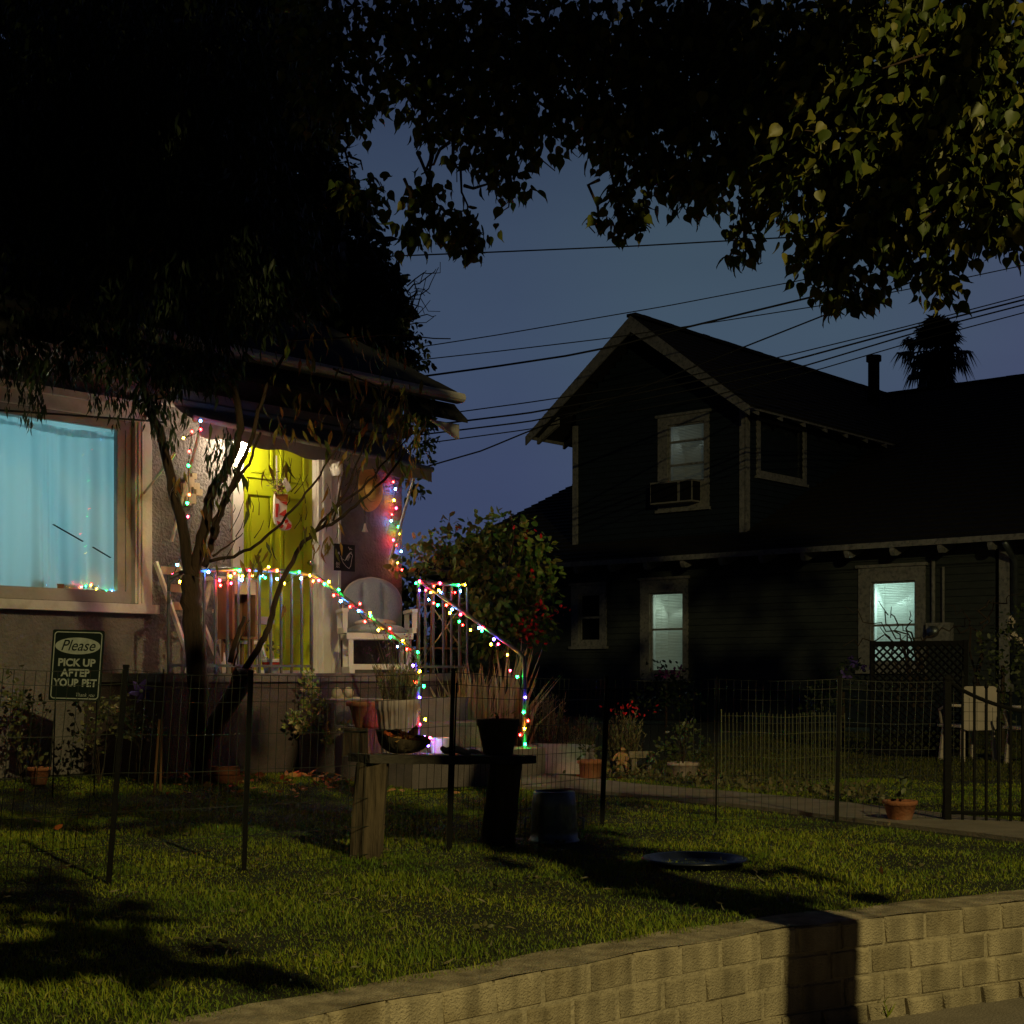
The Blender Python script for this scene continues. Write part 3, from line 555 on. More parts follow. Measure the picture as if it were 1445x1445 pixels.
def neighbour():
    g1, t1 = rect(818, 838, 848, 905), rect(808, 826, 857, 912)
    g2, t2 = rect(918, 836, 965, 948), rect(905, 818, 972, 958)
    g3, t3 = rect(1230, 820, 1293, 935), rect(1213, 800, 1307, 946)
    gd, td = rect(943, 597, 995, 681, .6), rect(930, 586, 1002, 718, .6)
    mb = MB(); o = Vector((0, 0, 0)); ey = Vector((0, 1, 0)); nx = Vector((-1, 0, 0))
    siding(mb, o, ey, nx, cut(-1.62, 9.9, .55, 2.98, [t1, t2, t3])); siding(mb, Vector((.12, 0, 0)), ey, nx, [(-7, -1.75, .55, 2.9)])
    for s in cut(-7, 9.9, .5, 2.98, [t1, t2, t3]): mb.bx((.14, s[0], s[2]), (.20, s[1], s[3]))
    wl = mb.build('wall', M['siding'], NH, world=False)
    mb = MB(); mb.bx((.02, -7, 0), (.25, 9.9, .55)); mb.build('foundation', M['siding2'], NH, world=False)
    mb = MB(); mb.add([(.02, 9.9, 0), (20, 9.9, 0), (20, 9.9, 2.7), (10, 9.9, 6.9), (.02, 9.9, 2.7)], [(0, 1, 2, 3, 4)]); mb.build('end_wall', M['siding2'], NH, world=False)
    # main roof
    E = (-.5, 2.75); Rg = (10.0, 7.16); mb = MB(); n = 44
    for i in range(n):
        x0 = E[0]+(Rg[0]-E[0])*i/n; x1 = E[0]+(Rg[0]-E[0])*(i+1)/n; z0 = E[1]+(Rg[1]-E[1])*i/n; z1 = E[1]+(Rg[1]-E[1])*(i+1)/n
        mb.add([(x0-.01, -8, z0+.045), (x0-.01, 10.3, z0+.045), (x1, 10.3, z1+.02), (x1, -8, z1+.02), (x0, -8, z0+.01), (x0, 10.3, z0+.01)], [(3, 2, 1, 0), (0, 1, 5, 4), (1, 2, 5)])
    mb.add([(-.5, -8, 2.75), (10, -8, 7.16), (10, 10.3, 7.16), (-.5, 10.3, 2.75)], [(0, 1, 2, 3)]); mb.add([(10, -8, 7.19), (20.5, -8, 2.75), (20.5, 10.3, 2.75), (10, 10.3, 7.19)], [(0, 1, 2, 3)])
    y = -8.0
    while y < 10.2: mb.bx((9.86, y, 7.185), (10.14, y+.24, 7.225+random.uniform(0, .015))); y += .25
    rf = mb.build('roof', M['shingle'], NH, world=False)
    mb = MB(); mb.bx((-.535, -8, 2.715), (-.505, 10.3, 2.80)); mb.build('fascia', M['htrim'], rf, world=False)
    for k in range(22):
        y = 9.7-.76*k; mb = MB(); mb.prism([(-.50, 2.735), (-.50, 2.665), (-.455, 2.60), (-.38, 2.60), (0, 2.72), (0, 2.93)], (0, y, 0), (1, 0, 0), (0, 0, 1), .075); mb.build('rafter_tail', M['htrim'], rf, world=False)
    # upper floor
    c, zr = 5.05, 7.13; hw = 2.43; ze = 5.26; sl = (zr-ze)/hw; ya, yb = 3.04, 6.70; d = .6
    mb = MB(); z = 2.95; st = .105
    while z < zr-.25:
        lo = max(ya, c-(zr-.06-z-st)/sl); hi = min(yb, c+(zr-.06-z-st)/sl)
        if hi-lo > .1:
            holes = [h for h in [td] if h[2] < z+st*.5 < h[3]]
            segs = [(lo, hi)] if not holes else [(lo, td[0]), (td[1], hi)]
            siding(mb, Vector((d, 0, 0)), ey, nx, [(s[0], s[1], z, z+st) for s in segs]); 
            for s in segs: mb.bx((d+.004, s[0], z), (d+.05, s[1], z+st))
        z += st
    mb.build('gable_wall', M['siding2'], NH, world=False)
    mb = MB(); L_ = 11.0
    w0, w1, wz0, wz1 = 1.05, 2.55, 4.33, 5.20
    siding(mb, Vector((0, ya, 0)), Vector((1, 0, 0)), Vector((0, -1, 0)), cut(d, L_, 2.9, 5.5, [(w0, w1, wz0, wz1)])); mb.bx((d+.05, ya+.06, 2.8), (L_, ya+.1, 5.5)); mb.bx((d+.05, yb-.04, 2.8), (L_, yb, 5.5))
    mb.build('side_wall', M['siding2'], NH, world=False)
    mb = MB(); x = w0-.09; mb.bx((x, ya-.05, wz0-.09), (w0, ya, wz1+.05)); mb.bx((w1, ya-.05, wz0-.09), (w1+.09, ya, wz1+.05)); mb.bx((w0, ya-.05, wz1), (w1, ya, wz1+.05)); mb.bx((w0-.13, ya-.07, wz0-.14), (w1+.13, ya, wz0-.09)); mb.bx((w0, ya-.05, wz0-.09), (w1, ya, wz0))
    sw = mb.build('window', M['htrim'], NH, world=False)
    mb = MB(); mb.bx((w0, ya+.015, wz0), (w1, ya+.02, wz1)); mb.build('pane', M['glass'], sw, world=False)
    for y in (ya, yb):
        mb = MB(); mb.bx((d-.05, y-.07 if y == ya else y-.06, 2.95 if y == ya else 3.0), (d-.022, y+.07 if y == ya else y+.06, 5.45)); 
        if y == ya: mb.bx((d-.05, y-.05, 2.95), (d+.1, y-.03, 5.4))
        mb.build('corner_board', M['htrim'], NH, world=False)
    mb = MB(); xo = .08; n = 17                                       # gable roof courses, both slopes
    for sgn in (-1, 1):
        for i in range(n):
            q0, q1 = i/n, (i+1)/n; y0 = c+sgn*hw*(1-q0); y1 = c+sgn*hw*(1-q1); z0 = ze+(zr-ze)*q0; z1 = ze+(zr-ze)*q1
            f = [(0, 1, 2, 3), (0, 4, 5, 1), (0, 3, 4)]
            mb.add([(xo, y0+sgn*.012, z0+.05), (10.4, y0+sgn*.012, z0+.05), (10.4, y1, z1+.025), (xo, y1, z1+.025), (xo, y0, z0+.008), (10.4, y0, z0+.008)], f if sgn < 0 else [tuple(reversed(q)) for q in f])
        mb.add([(xo, c+sgn*hw, ze), (10.4, c+sgn*hw, ze), (10.4, c, zr), (xo, c, zr)], [(0, 1, 2, 3)])
    x = xo
    while x < 10.3: mb.box((x+.11, c, zr+.045), (.23, .2, .05+random.uniform(0, .02))); x += .24
    gr = mb.build('gable_roof', M['shingle'], NH, world=False)
    for sgn in (-1, 1):
        mb = MB(); A = Vector((xo-.035, c+sgn*(hw+.01), ze-.09)); B = Vector((xo-.035, c, zr-.075)); h = .20
        vs = [A+Vector((0, 0, -.06)), A+Vector((0, 0, .10)), B+Vector((0, 0, .10)), B+Vector((0, 0, -h+.02))]; vs += [v+Vector((.034, 0, 0)) for v in vs]
        mb.add(vs, [(0, 1, 2, 3), (7, 6, 5, 4), (0, 4, 5, 1), (1, 5, 6, 2), (2, 6, 7, 3), (3, 7, 4, 0)]); mb.build('barge_board', M['htrim'], gr, world=False)
    for sgn, y in ((-1, c-hw+.02), (1, c+hw-.02)):
        mb = MB(); mb.bx((xo, y-.015, ze-.03), (9, y+.015, ze+.05)); mb.build('eave_board', M['htrim'], gr, world=False)
        for k in range(9):
            mb = MB(); x = .35+.78*k; p = [(0, 0), (.36, .28), (.36, .36), (0, .08), (-.0, .0)]
            mb.prism([(y, ze-.015), (y, ze-.10), (y-sgn*.5, ze-.10+.30), (y-sgn*.5, ze+.36)], (x, 0, 0), (0, 1, 0), (0, 0, 1), .07); mb.build('rafter_tail', M['htrim'], gr, world=False)
    # windows
    nwin(0, g1, t1, [(g1[2]+g1[3])/2], 0, None, False)
    nwin(0, g2, t2, [loc_nb(941, 888).z], 3.2, (.66, .92, .70))
    nwin(0, g3, t3, [loc_nb(1261, 882).z], 9.0, (.62, 1.0, .84))
    wd = nwin(d, gd, td, [loc_nb(968, 622, d).z, loc_nb(968, 655, d).z], .55, (.62, .78, .70))
    # air conditioner in the upper window
    y0, y1, z0, z1 = rect(930, 681, 990, 712, d); y1 -= .02; mb = MB(); mb.bx((d-.30, y0, z0), (d+.02, y1, z1)); ac = mb.build('air_conditioner', M['acm'], wd, world=False)
    return d, y0, y1, z0, z1, ac
_d, _y0, _y1, _z0, _z1, AC = neighbour()
def ac_detail():
    mb = MB(); ym = _y0+(_y1-_y0)*.30
    mb.bx((_d-.306, ym+.04, _z0+.03), (_d-.301, _y1-.02, _z1-.03)); mb.bx((_d-.306, _y0+.015, _z0+.03), (_d-.301, ym-.02, _z1-.03)); mb.bx((_d-.28, _y0-.004, _z0+.03), (_d-.05, _y0-.001, _z1-.03)); mb.build('grille', M['dark'], AC, world=False)
    for px, w, y0, y1, r in ((1317, .05, 790, 905, .03), (1331, .05, 800, 890, .022)):
        a = loc_nb(px, y0, -.06); b = loc_nb(px, y1, -.06); mb = MB(); mb.tube([a, b], r, 8); mb.build('conduit', M['htrim'], NH, True, world=False)
    a = loc_nb(1326, 893, -.08); mb = MB(); mb.box(a, (.14, .38, .30)); me = mb.build('meter_box', M['htrim'], NH, world=False)
    mb = MB(); mb.tube([a+Vector((-.07, .06, .02)), a+Vector((-.14, .06, .02))], .085, 16); mb.build('meter_dial', M['galv'], me, True, world=False)
    a = loc_nb(1432, 760, -.10); b = loc_nb(1432, 960, -.10); mb = MB(); mb.tube([Vector((-.48, a.y, 2.70)), Vector((-.30, a.y, 2.58)), Vector((-.10, a.y, 2.45)), b], .045, 8); mb.build('downspout', M['galv'], NH, True, world=False)
    mb = MB(); y = loc_nb(1419, 850).y; mb.bx((-.05, y-.08, .55), (.10, y+.08, 2.95)); mb.build('corner_board', M['htrim'], NH, world=False)
    y0 = loc_nb(1408, 850).y; y1 = loc_nb(1340, 850).y
    p = ROOT[NH.name] @ at(1233, 530, 31.0); mb = MB(); mb.lathe([(.12, -1.4), (.12, .30), (.16, .30), (.16, .42), (0, .42)], 12, p); mb.build('vent_pipe', M['iron'], NH, True, world=False)
ac_detail()
# ================================================================ TREES
def leafy(root, name, clumps, per, size, tpl, m, droop=.6, shell=.6, sq=(1, 1, .9), tw=None):
    """one crown: leaves through the clumps (centre, radius), hanging, with short twigs"""
    P, D, S = [], [], []
    for c, r in clumps:
        n = max(4, int(per*r*r/.16)); p = blob(c, r, n, sq, shell); d = (p-np.array(c))/max(r, .01)*.7+rng.normal(size=(n, 3))*.45; d[:, 2] -= droop
        P.append(p); D.append(d); S.append(size*rng.uniform(.6, 1.2, n))
    o = bulk(name, leaves(cat(*P), cat(*D), np.concatenate(S), tpl), tpl[1], m, root)
    return o
def street_tree():
    root = thing('street_tree', 'pavement tree with drooping drip-tipped leaves hanging across the top of the view', 'tree', (1.985, 2.62, -.36))
    mb = MB(); mb.tube(wob([(1.985, 2.62, -.40), (1.995, 2.62, .6), (1.96, 2.64, 1.7), (1.99, 2.66, 2.7)], .012), [.165]+taper(9, .135, .118), 14); tr = mb.build('trunk', M['bark'], root, True)
    limbs = [[(1.96, 2.66, 2.5), (1.7, 3.4, 3.4), (1.4, 4.9, 4.5), (1.0, 6.6, 5.3), (.5, 8.0, 5.6)], [(1.96, 2.66, 2.5), (2.3, 3.5, 3.3), (2.4, 5.0, 4.2), (2.3, 6.6, 4.9), (2.2, 8, 5.2)],
             [(1.96, 2.66, 2.6), (1.5, 2.7, 3.6), (.4, 3.6, 5.0), (-.8, 5.4, 5.6), (-1.2, 7.2, 5.7)], [(1.98, 2.66, 2.6), (2.9, 2.4, 3.6), (3.7, 2.3, 5.0)], [(1.96, 2.66, 2.6), (1.4, 1.6, 4.0), (.2, .8, 5.3)]]
    for l in limbs: mb = MB(); w = wob(l, .05); mb.tube(w, taper(len(w), .085, .018), 8); mb.build('limb', M['bark'], root, True)
    # hanging clumps: photo point and distance of the middle, radius in metres
    H = [(470, 60, 8.6, .42), (560, 30, 8.4, .45), (640, 70, 8.2, .45), (700, 30, 8.3, .45), (760, 80, 8.0, .45), (830, 40, 8.0, .45), (900, 80, 7.8, .5), (980, 40, 7.6, .5), (1050, 90, 7.5, .5),
         (600, 120, 8.2, .30), (660, 150, 8.1, .38), (720, 170, 8.0, .33), (780, 160, 7.9, .28), (700, 215, 8.0, .24), (722, 262, 8.0, .15), (605, 185, 8.2, .13), (600, 275, 8.2, .17), (612, 312, 8.2, .22), (580, 330, 8.2, .14), (665, 325, 8.1, .16), (655, 345, 8.1, .13), (505, 160, 8.6, .2), (510, 275, 8.6, .2), (470, 140, 8.7, .3),
         (850, 150, 7.8, .28), (900, 180, 7.7, .33), (950, 150, 7.6, .38), (870, 205, 7.8, .2), (920, 240, 7.7, .24), (965, 245, 7.6, .24), (1000, 250, 7.5, .22), (880, 300, 7.7, .15), (895, 312, 7.7, .12), (868, 270, 7.7, .10), (845, 310, 7.7, .08),
         (1050, 190, 7.4, .42), (1110, 130, 7.2, .5), (1110, 220, 7.2, .38), (1075, 300, 7.3, .10), (1045, 318, 7.3, .09), (1060, 350, 7.3, .09), (1040, 358, 7.3, .08), (1085, 262, 7.3, .12), (1010, 60, 7.6, .4),
         (1160, 60, 7.0, .5), (1230, 30, 6.8, .5), (1300, 60, 6.6, .55), (1370, 40, 6.4, .55), (1440, 60, 6.3, .55), (1190, 150, 6.9, .5), (1260, 140, 6.7, .5), (1330, 150, 6.5, .5), (1400, 150, 6.3, .5), (1450, 190, 6.2, .45),
         (1170, 250, 6.9, .4), (1240, 240, 6.7, .45), (1310, 240, 6.5, .45), (1390, 240, 6.3, .42), (1440, 270, 6.2, .3), (1160, 330, 6.9, .24), (1150, 372, 6.9, .15), (1190, 395, 6.9, .19), (1210, 345, 6.8, .25), (1180, 425, 6.9, .10), (1260, 340, 6.6, .25), (1330, 320, 6.5, .28), (1320, 365, 6.5, .16), (1330, 402, 6.5, .12), (1380, 310, 6.3, .2), (1430, 325, 6.2, .16), (1225, 418, 6.9, .09)]
    cl = [(tuple(at(x, y, Y)), r) for x, y, Y, r in H]
    vis = leafy(root, 'crown', cl, 360, .064, HEART, LM['fig'], 1.15, .75)
    # unseen rest of the crown, plus leaf clumps added on lamp rays for shade
    up = []
    for x, y, z, r in ((1.6, 3.6, 7.1, .9), (.6, 4.4, 6.6, 1.0), (2.4, 4.8, 6.6, .9), (-.6, 5.6, 6.8, .9), (1.2, 6.2, 6.8, 1.0), (-.6, 7.6, 6.8, .9), (.4, 8.2, 7.0, .9), (2.6, 7.2, 6.8, .8), (-1.4, 8.6, 6.6, .8)): up.append(((x, y, z), r))
    def shade(T, Y, r): T = Vector(T); f = (Y-LAMP.y)/(T.y-LAMP.y); up.append((tuple(LAMP.lerp(T, f)), r))  # adds a leaf clump between lamp and T so T falls in shade
    for x, y in ((60, 1235), (120, 1290), (180, 1335), (240, 1365), (40, 1330), (20, 1270), (110, 1355), (-40, 1250), (-40, 1340)): shade(g(x, y), .8, .16)                     # near corner of the lawn
    for x, y in ((700, 1192), (780, 1212), (860, 1236), (930, 1258), (1000, 1262), (960, 1205), (880, 1196), (1020, 1215), (1080, 1262), (820, 1190)): shade(g(x, y), 1.7, .13)   # middle of the lawn
    for x, y in ((1130, 1240), (1200, 1262)): shade(g(x, y), 1.9, .05)
    for x, y in ((30, 1130), (130, 1125), (240, 1150), (340, 1150), (430, 1150), (520, 1150), (610, 1145), (700, 1140), (790, 1135), (300, 1115), (900, 1130), (180, 1165), (660, 1165), (750, 1165), (40, 1160), (100, 1145), (390, 1125), (570, 1165), (270, 1130), (200, 1140)): shade(g(x, y), 1.9, .20)
    for i in range(9):                                                # towards the neighbour's house
        for j in range(2):
            if not (2.0 < -.6+i*.6 < 3.5): shade((-.6+i*.60, 25.5-i*.15, .8+j*1.9), 2.3, .25)
    for x, y, Y, r in H:
        if x < 1010 and y > 90: shade(at(x, y, Y), 5.0, r*.75+.04)
        elif x < 1010: shade(at(x, y, Y), 2.2, r*.55+.08)
    for x in range(218, 352, 44):                                     # the bed under the porch corner stays dark
        for y in range(975, 1090, 50): shade(at(x, y, 10.4), 2.0+random.uniform(-.2, .2), .14)
    for x in range(-30, 345, 50): shade(at(x, 512, 10.0), 2.0+random.uniform(-.2, .2), .13)
    for x in range(560, 750, 30): shade(at(x, 1066, 6.8), 1.6, .07)
    for x in range(-40, 560, 95):
        for y in range(20, 420 if x < 300 else 300, 95):
            shade(at(x, y, 10.2), 2.0+random.uniform(-.3, .3), .30)
    leafy(root, 'upper_crown_and_shade_clumps', up, 110, .125, HEART, LM['fig'], 1.0, .6)
    mb = MB(); r = random.Random(4)                                   # bare hanging twigs between the clumps
    for a in (((478, 90, 8.6), (492, 205, 8.6), (494, 240, 8.6), (508, 290, 8.6)), ((492, 215, 8.6), (512, 240, 8.6)), ((596, 140, 8.2), (607, 225, 8.2), (608, 262, 8.2), (600, 290, 8.2)), ((635, 200, 8.1), (612, 232, 8.2), (594, 246, 8.2)), ((640, 195, 8.1), (650, 240, 8.1), (660, 310, 8.1)), ((655, 262, 8.1), (700, 262, 8)), ((880, 220, 7.7), (900, 250, 7.7), (880, 290, 7.7)),
              ((1105, 235, 7.2), (1075, 275, 7.3), (1045, 302, 7.3)), ((1098, 262, 7.2), (1078, 300, 7.3), (1040, 345, 7.3)), ((1170, 300, 6.9), (1185, 380, 6.9)), ((1240, 60, 6.8), (1200, 130, 6.8), (1165, 260, 6.9)), ((1260, 20, 6.7), (1215, 60, 6.8), (1150, 90, 6.9)), ((1380, 60, 6.3), (1330, 35, 6.5), (1325, 0, 6.5)), ((1330, 240, 6.5), (1345, 330, 6.5))):
        w = wob([at(*p) for p in a], .015); mb.tube(w, taper(len(w), .011, .004), 5)
    for (c, rr) in cl:
        if r.random() < .6: a = Vector(c)+Vector((r.uniform(-.1, .1), r.uniform(-.1, .1), rr+.15)); w = wob([a, Vector(c), Vector(c)+Vector((r.uniform(-rr, rr), r.uniform(-rr, rr), -rr*.6))], .03); mb.tube(w, taper(len(w), .010, .003), 5)
    mb.build('twigs', M['bark'], root)['kind'] = 'stuff'
street_tree()
def back_tree():
    root = thing('evergreen_tree', 'tall dense black evergreen rising behind the bungalow roof beside the sky', 'tree', (-3.6, 18.6, 0))
    mb = MB(); mb.tube(wob([(-3.6, 18.6, -.1), (-3.5, 18.5, 3), (-3.8, 18.6, 6)], .06), [.32]+taper(6, .28, .15), 12); mb.build('trunk', M['bark'], root, True)
    for b in ((-2.2, 17.6, 6.4), (-5.5, 17.6, 7), (-3.2, 17.8, 8.4), (-1.8, 17.4, 4.6)): mb = MB(); w = wob([(-3.6, 18.5, 3.5), Vector((-3.6, 18.5, 3.8)).lerp(Vector(b), .5)+Vector((0, 0, .4)), b], .1); mb.tube(w, taper(len(w), .13, .03), 8); mb.build('limb', M['bark'], root, True)
    core = []; rim = []
    for x, y, r in ((60, 60, 1.5), (230, 40, 1.4), (340, 120, 1.1), (60, 250, 1.5), (230, 220, 1.4), (370, 240, 1.0), (420, 340, .95), (300, 350, 1.3), (120, 400, 1.5), (450, 430, .95), (500, 500, .6), (510, 420, .5), (460, 290, .4), (410, 180, .45), (400, 40, .6), (540, 570, .4), (340, 470, 1.0), (240, 450, 1.2), (30, 430, 1.2)): core.append((tuple(at(x, y, 17.2)), r))
    for x, y, r in ((440, 30, .35), (455, 110, .35), (455, 180, .3), (470, 240, .3), (490, 280, .28), (510, 320, .28), (525, 365, .28), (545, 405, .26), (560, 440, .24), (572, 475, .2), (580, 505, .2), (575, 540, .25), (598, 495, .08), (606, 480, .05), (604, 512, .06), (590, 560, .2), (598, 600, .18), (602, 625, .16), (590, 650, .2), (585, 690, .16), (605, 590, .09), (560, 500, .35), (540, 460, .4), (540, 530, .4)): rim.append((tuple(at(x, y, 16.4)), r))
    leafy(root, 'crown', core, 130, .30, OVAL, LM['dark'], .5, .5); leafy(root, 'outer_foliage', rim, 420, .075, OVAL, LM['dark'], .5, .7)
    mb = MB(); r = random.Random(5)
    for i in range(16):
        a = at(r.uniform(560, 580), r.uniform(400, 470), 16.4); b = at(r.uniform(590, 622), r.uniform(368, 450), 16.4); w = wob([a, b], .03, 5); mb.tube(w, taper(len(w), .010, .004), 4)
    mb.build('bare_twigs', M['twig'], root)['kind'] = 'stuff'
back_tree()
def peach():
    b = g(284, 1088); b.y = 10.25; b.x = (284-CX)/F*10.25; b.z = gz(b.x, b.y); D = 10.25
    root = thing('peach_tree', 'leaning peach tree with forked bare trunk in front of the porch railing', 'tree', b)
    def br(name, pts, r0, r1, k=.012, sub=4, m='bark', n=10):
        mb = MB(); w = wob([at(*p) for p in pts], k, sub); mb.tube(w, taper(len(w), r0, r1), n); return mb.build(name, M[m], root, True)
    br('trunk', [(284, 1100, D), (283, 1060, D), (280, 1000, D), (277, 930, D), (272, 860, D), (270, 815, D)], .076, .066, .010)
    br('limb', [(270, 822, D), (262, 770, D), (250, 715, D), (238, 660, D), (226, 610, D), (212, 575, D), (190, 500, D), (160, 420, D)], .042, .022, .008)
    br('limb', [(272, 822, D), (283, 770, D), (293, 720, D), (300, 690, D), (316, 668, D), (330, 640, D), (340, 605, D), (330, 540, D), (310, 470, D), (330, 380, D)], .042, .018, .008)
    br('limb', [(288, 800, D), (298, 765, D), (303, 735, D), (325, 690, D), (345, 645, D), (362, 590, D), (376, 545, D), (420, 470, D)], .024, .010, .006)
    br('limb', [(302, 760, D-.1), (315, 715, D-.1), (335, 680, D-.1), (352, 655, D-.1), (368, 610, D-.1)], .018, .008, .006)
    br('branch', [(296, 792, D-.1), (330, 786, D-.1), (360, 770, D-.15), (390, 745, D-.2), (420, 712, D-.2), (445, 680, D-.2), (470, 640, D-.2), (500, 590, D-.2)], .013, .005, .006)
    br('branch', [(300, 785, D), (322, 770, D), (343, 752, D)], .009, .003, .004)
    br('trunk', [(288, 1070, D-.05), (296, 1040, D-.05), (318, 1000, D-.1), (338, 965, D-.12), (345, 948, D-.12)], .055, .075, .008)
    mb = MB(); c = at(345, 945, D-.12); mb.lathe([(.002, .012), (.055, .008), (.072, -.008), (.072, -.02)], 14, c); mb.build('cut_face', M['wood_cut'], root)
    br('branch', [(345, 945, D-.14), (365, 915, D-.2), (380, 885, D-.2), (388, 850, D-.2), (400, 815, D-.2), (425, 770, D-.2), (440, 752, D-.2), (475, 735, D-.2), (510, 705, D-.2), (550, 668, D-.2), (600, 600, D-.2)], .024, .006, .005)
    br('branch', [(437, 755, D-.2), (470, 720, D-.2), (510, 690, D-.2), (545, 650, D-.2), (585, 610, D-.2)], .012, .004, .006)
    br('branch', [(455, 745, D-.2), (490, 690, D-.2), (510, 640, D-.2), (520, 590, D-.2)], .010, .004, .006)
    br('branch', [(470, 735, D-.2), (480, 690, D-.2), (488, 640, D-.2), (500, 580, D-.2)], .008, .003, .006)
    br('branch', [(325, 935, D-.15), (332, 905, D-.15), (345, 870, D-.15)], .020, .012, .004)
    br('branch', [(330, 940, D-.15), (338, 905, D-.15), (352, 875, D-.15)], .007, .003, .004)
    br('branch', [(400, 480, D), (470, 478, D), (540, 472, D), (636, 478, D)], .008, .004, .006); br('branch', [(470, 520, D), (520, 540, D), (560, 560, D), (585, 600, D)], .008, .003, .006)
    mb = MB(); r = random.Random(6)
    for i in range(60):
        x = r.uniform(300, 590); y = 760-(x-300)*.45+r.uniform(-60, 40); a = at(x, y, D-.15); l = r.uniform(.06, .25); e = a+Vector((r.uniform(-.3, .5)*l, 0, l*r.uniform(.5, 1))); mb.tube([a, a.lerp(e, .5)+Vector((.01, 0, 0)), e], [.004, .003, .0018], 4)
    mb.build('twigs', M['twig'], root)['kind'] = 'stuff'
    # dense hanging crown
    cl = [(tuple(at(x, y, Y)), q) for x, y, Y, q in ((340, 430, 10, .35), (420, 400, 10.3, .3),
          (60, 400, 9.8, .5), (160, 380, 9.8, .6), (260, 380, 9.8, .6), (360, 380, 10, .5), 
          (60, 300, 9.8, .6), (200, 280, 9.8, .7), (320, 290, 9.9, .6), (400, 330, 10.2, .4), (80, 180, 9.8, .7), (230, 180, 9.8, .7), (340, 190, 9.9, .5), (90, 60, 9.8, .8), (250, 60, 9.8, .8), (370, 90, 10, .5), (-60, 420, 9.8, .6), (-60, 200, 9.8, .8),
          (15, 505, 9.8, .17), (60, 508, 9.8, .17), (105, 505, 9.8, .17), (150, 512, 9.8, .17), (195, 512, 9.9, .17), (235, 515, 9.9, .19), (300, 535, 10.1, .14), (255, 520, 10.1, .2), (300, 500, 10.1, .24), (215, 560, 10.1, .14))]
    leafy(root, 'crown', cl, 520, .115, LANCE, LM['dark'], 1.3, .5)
    P, Dn = [], []                                                   # fringe hanging down in strings
    r = random.Random(8)
    for x, y0, y1 in ((12, 530, 575), (30, 530, 590), (42, 530, 605), (52, 530, 585), (60, 540, 590), (130, 540, 575), (140, 540, 585), (155, 545, 590), (165, 545, 600), (175, 545, 590), (187, 550, 590), (200, 550, 600), (218, 570, 610), (232, 570, 625), (246, 570, 632), (262, 570, 600), (296, 612, 668), (310, 620, 690), (318, 600, 700), (330, 590, 660), (305, 610, 690), *[(6+13*q, 425, 470+60*((q*7) % 5)/4) for q in range(27)]):
        for i in range(int((y1-y0)/2.1)): p = at(x+r.uniform(-5, 5), y0+(y1-y0)*r.random(), D-.15+r.uniform(-.1, .1)); P.append(p); Dn.append((r.uniform(-.35, .35), r.uniform(-.35, .35), -1))
    bulk('hanging_fringe', leaves(P, Dn, rng.uniform(.05, .09, len(P)), LANCE), LANCE[1], LM['dark'], root)['kind'] = 'stuff'
    P, Dn, S = [], [], []                                            # thin coloured leaves on the porch side
    for x, y, n, sx, sy in ((400, 560, 16, 60, 40), (440, 520, 26, 55, 35), (480, 540, 22, 45, 40), (520, 560, 24, 40, 45), (560, 560, 46, 26, 60), (575, 610, 55, 20, 45), (560, 640, 24, 22, 30), (470, 590, 24, 50, 30), (420, 600, 20, 40, 20), (440, 745, 8, 10, 8), (455, 770, 16, 22, 12), (470, 725, 12, 14, 30), (345, 690, 8, 16, 30), (385, 660, 6, 25, 12), (355, 790, 9, 24, 10), (375, 775, 8, 20, 12), (500, 610, 26, 40, 40), (540, 600, 30, 35, 35), (380, 590, 14, 26, 14), (490, 470, 26, 50, 30), (300, 700, 6, 15, 25), (250, 680, 9, 12, 20), (290, 760, 5, 6, 20), (405, 850, 3, 8, 8), (500, 690, 10, 30, 30), (420, 480, 30, 40, 40), (530, 500, 22, 30, 30)):
        for i in range(int(n*.55+.5) if y < 650 and x < 550 else n): P.append(at(x+r.gauss(0, sx*.6), y+r.gauss(0, sy*.6), D-.2+r.uniform(-.25, .25))); Dn.append((r.uniform(-.5, .5), r.uniform(-.5, .5), -1)); S.append(r.uniform(.08, .15))
    bulk('coloured_leaves', leaves(P, Dn, np.array(S), LANCE), LANCE[1], LM['peach'], root)
peach()
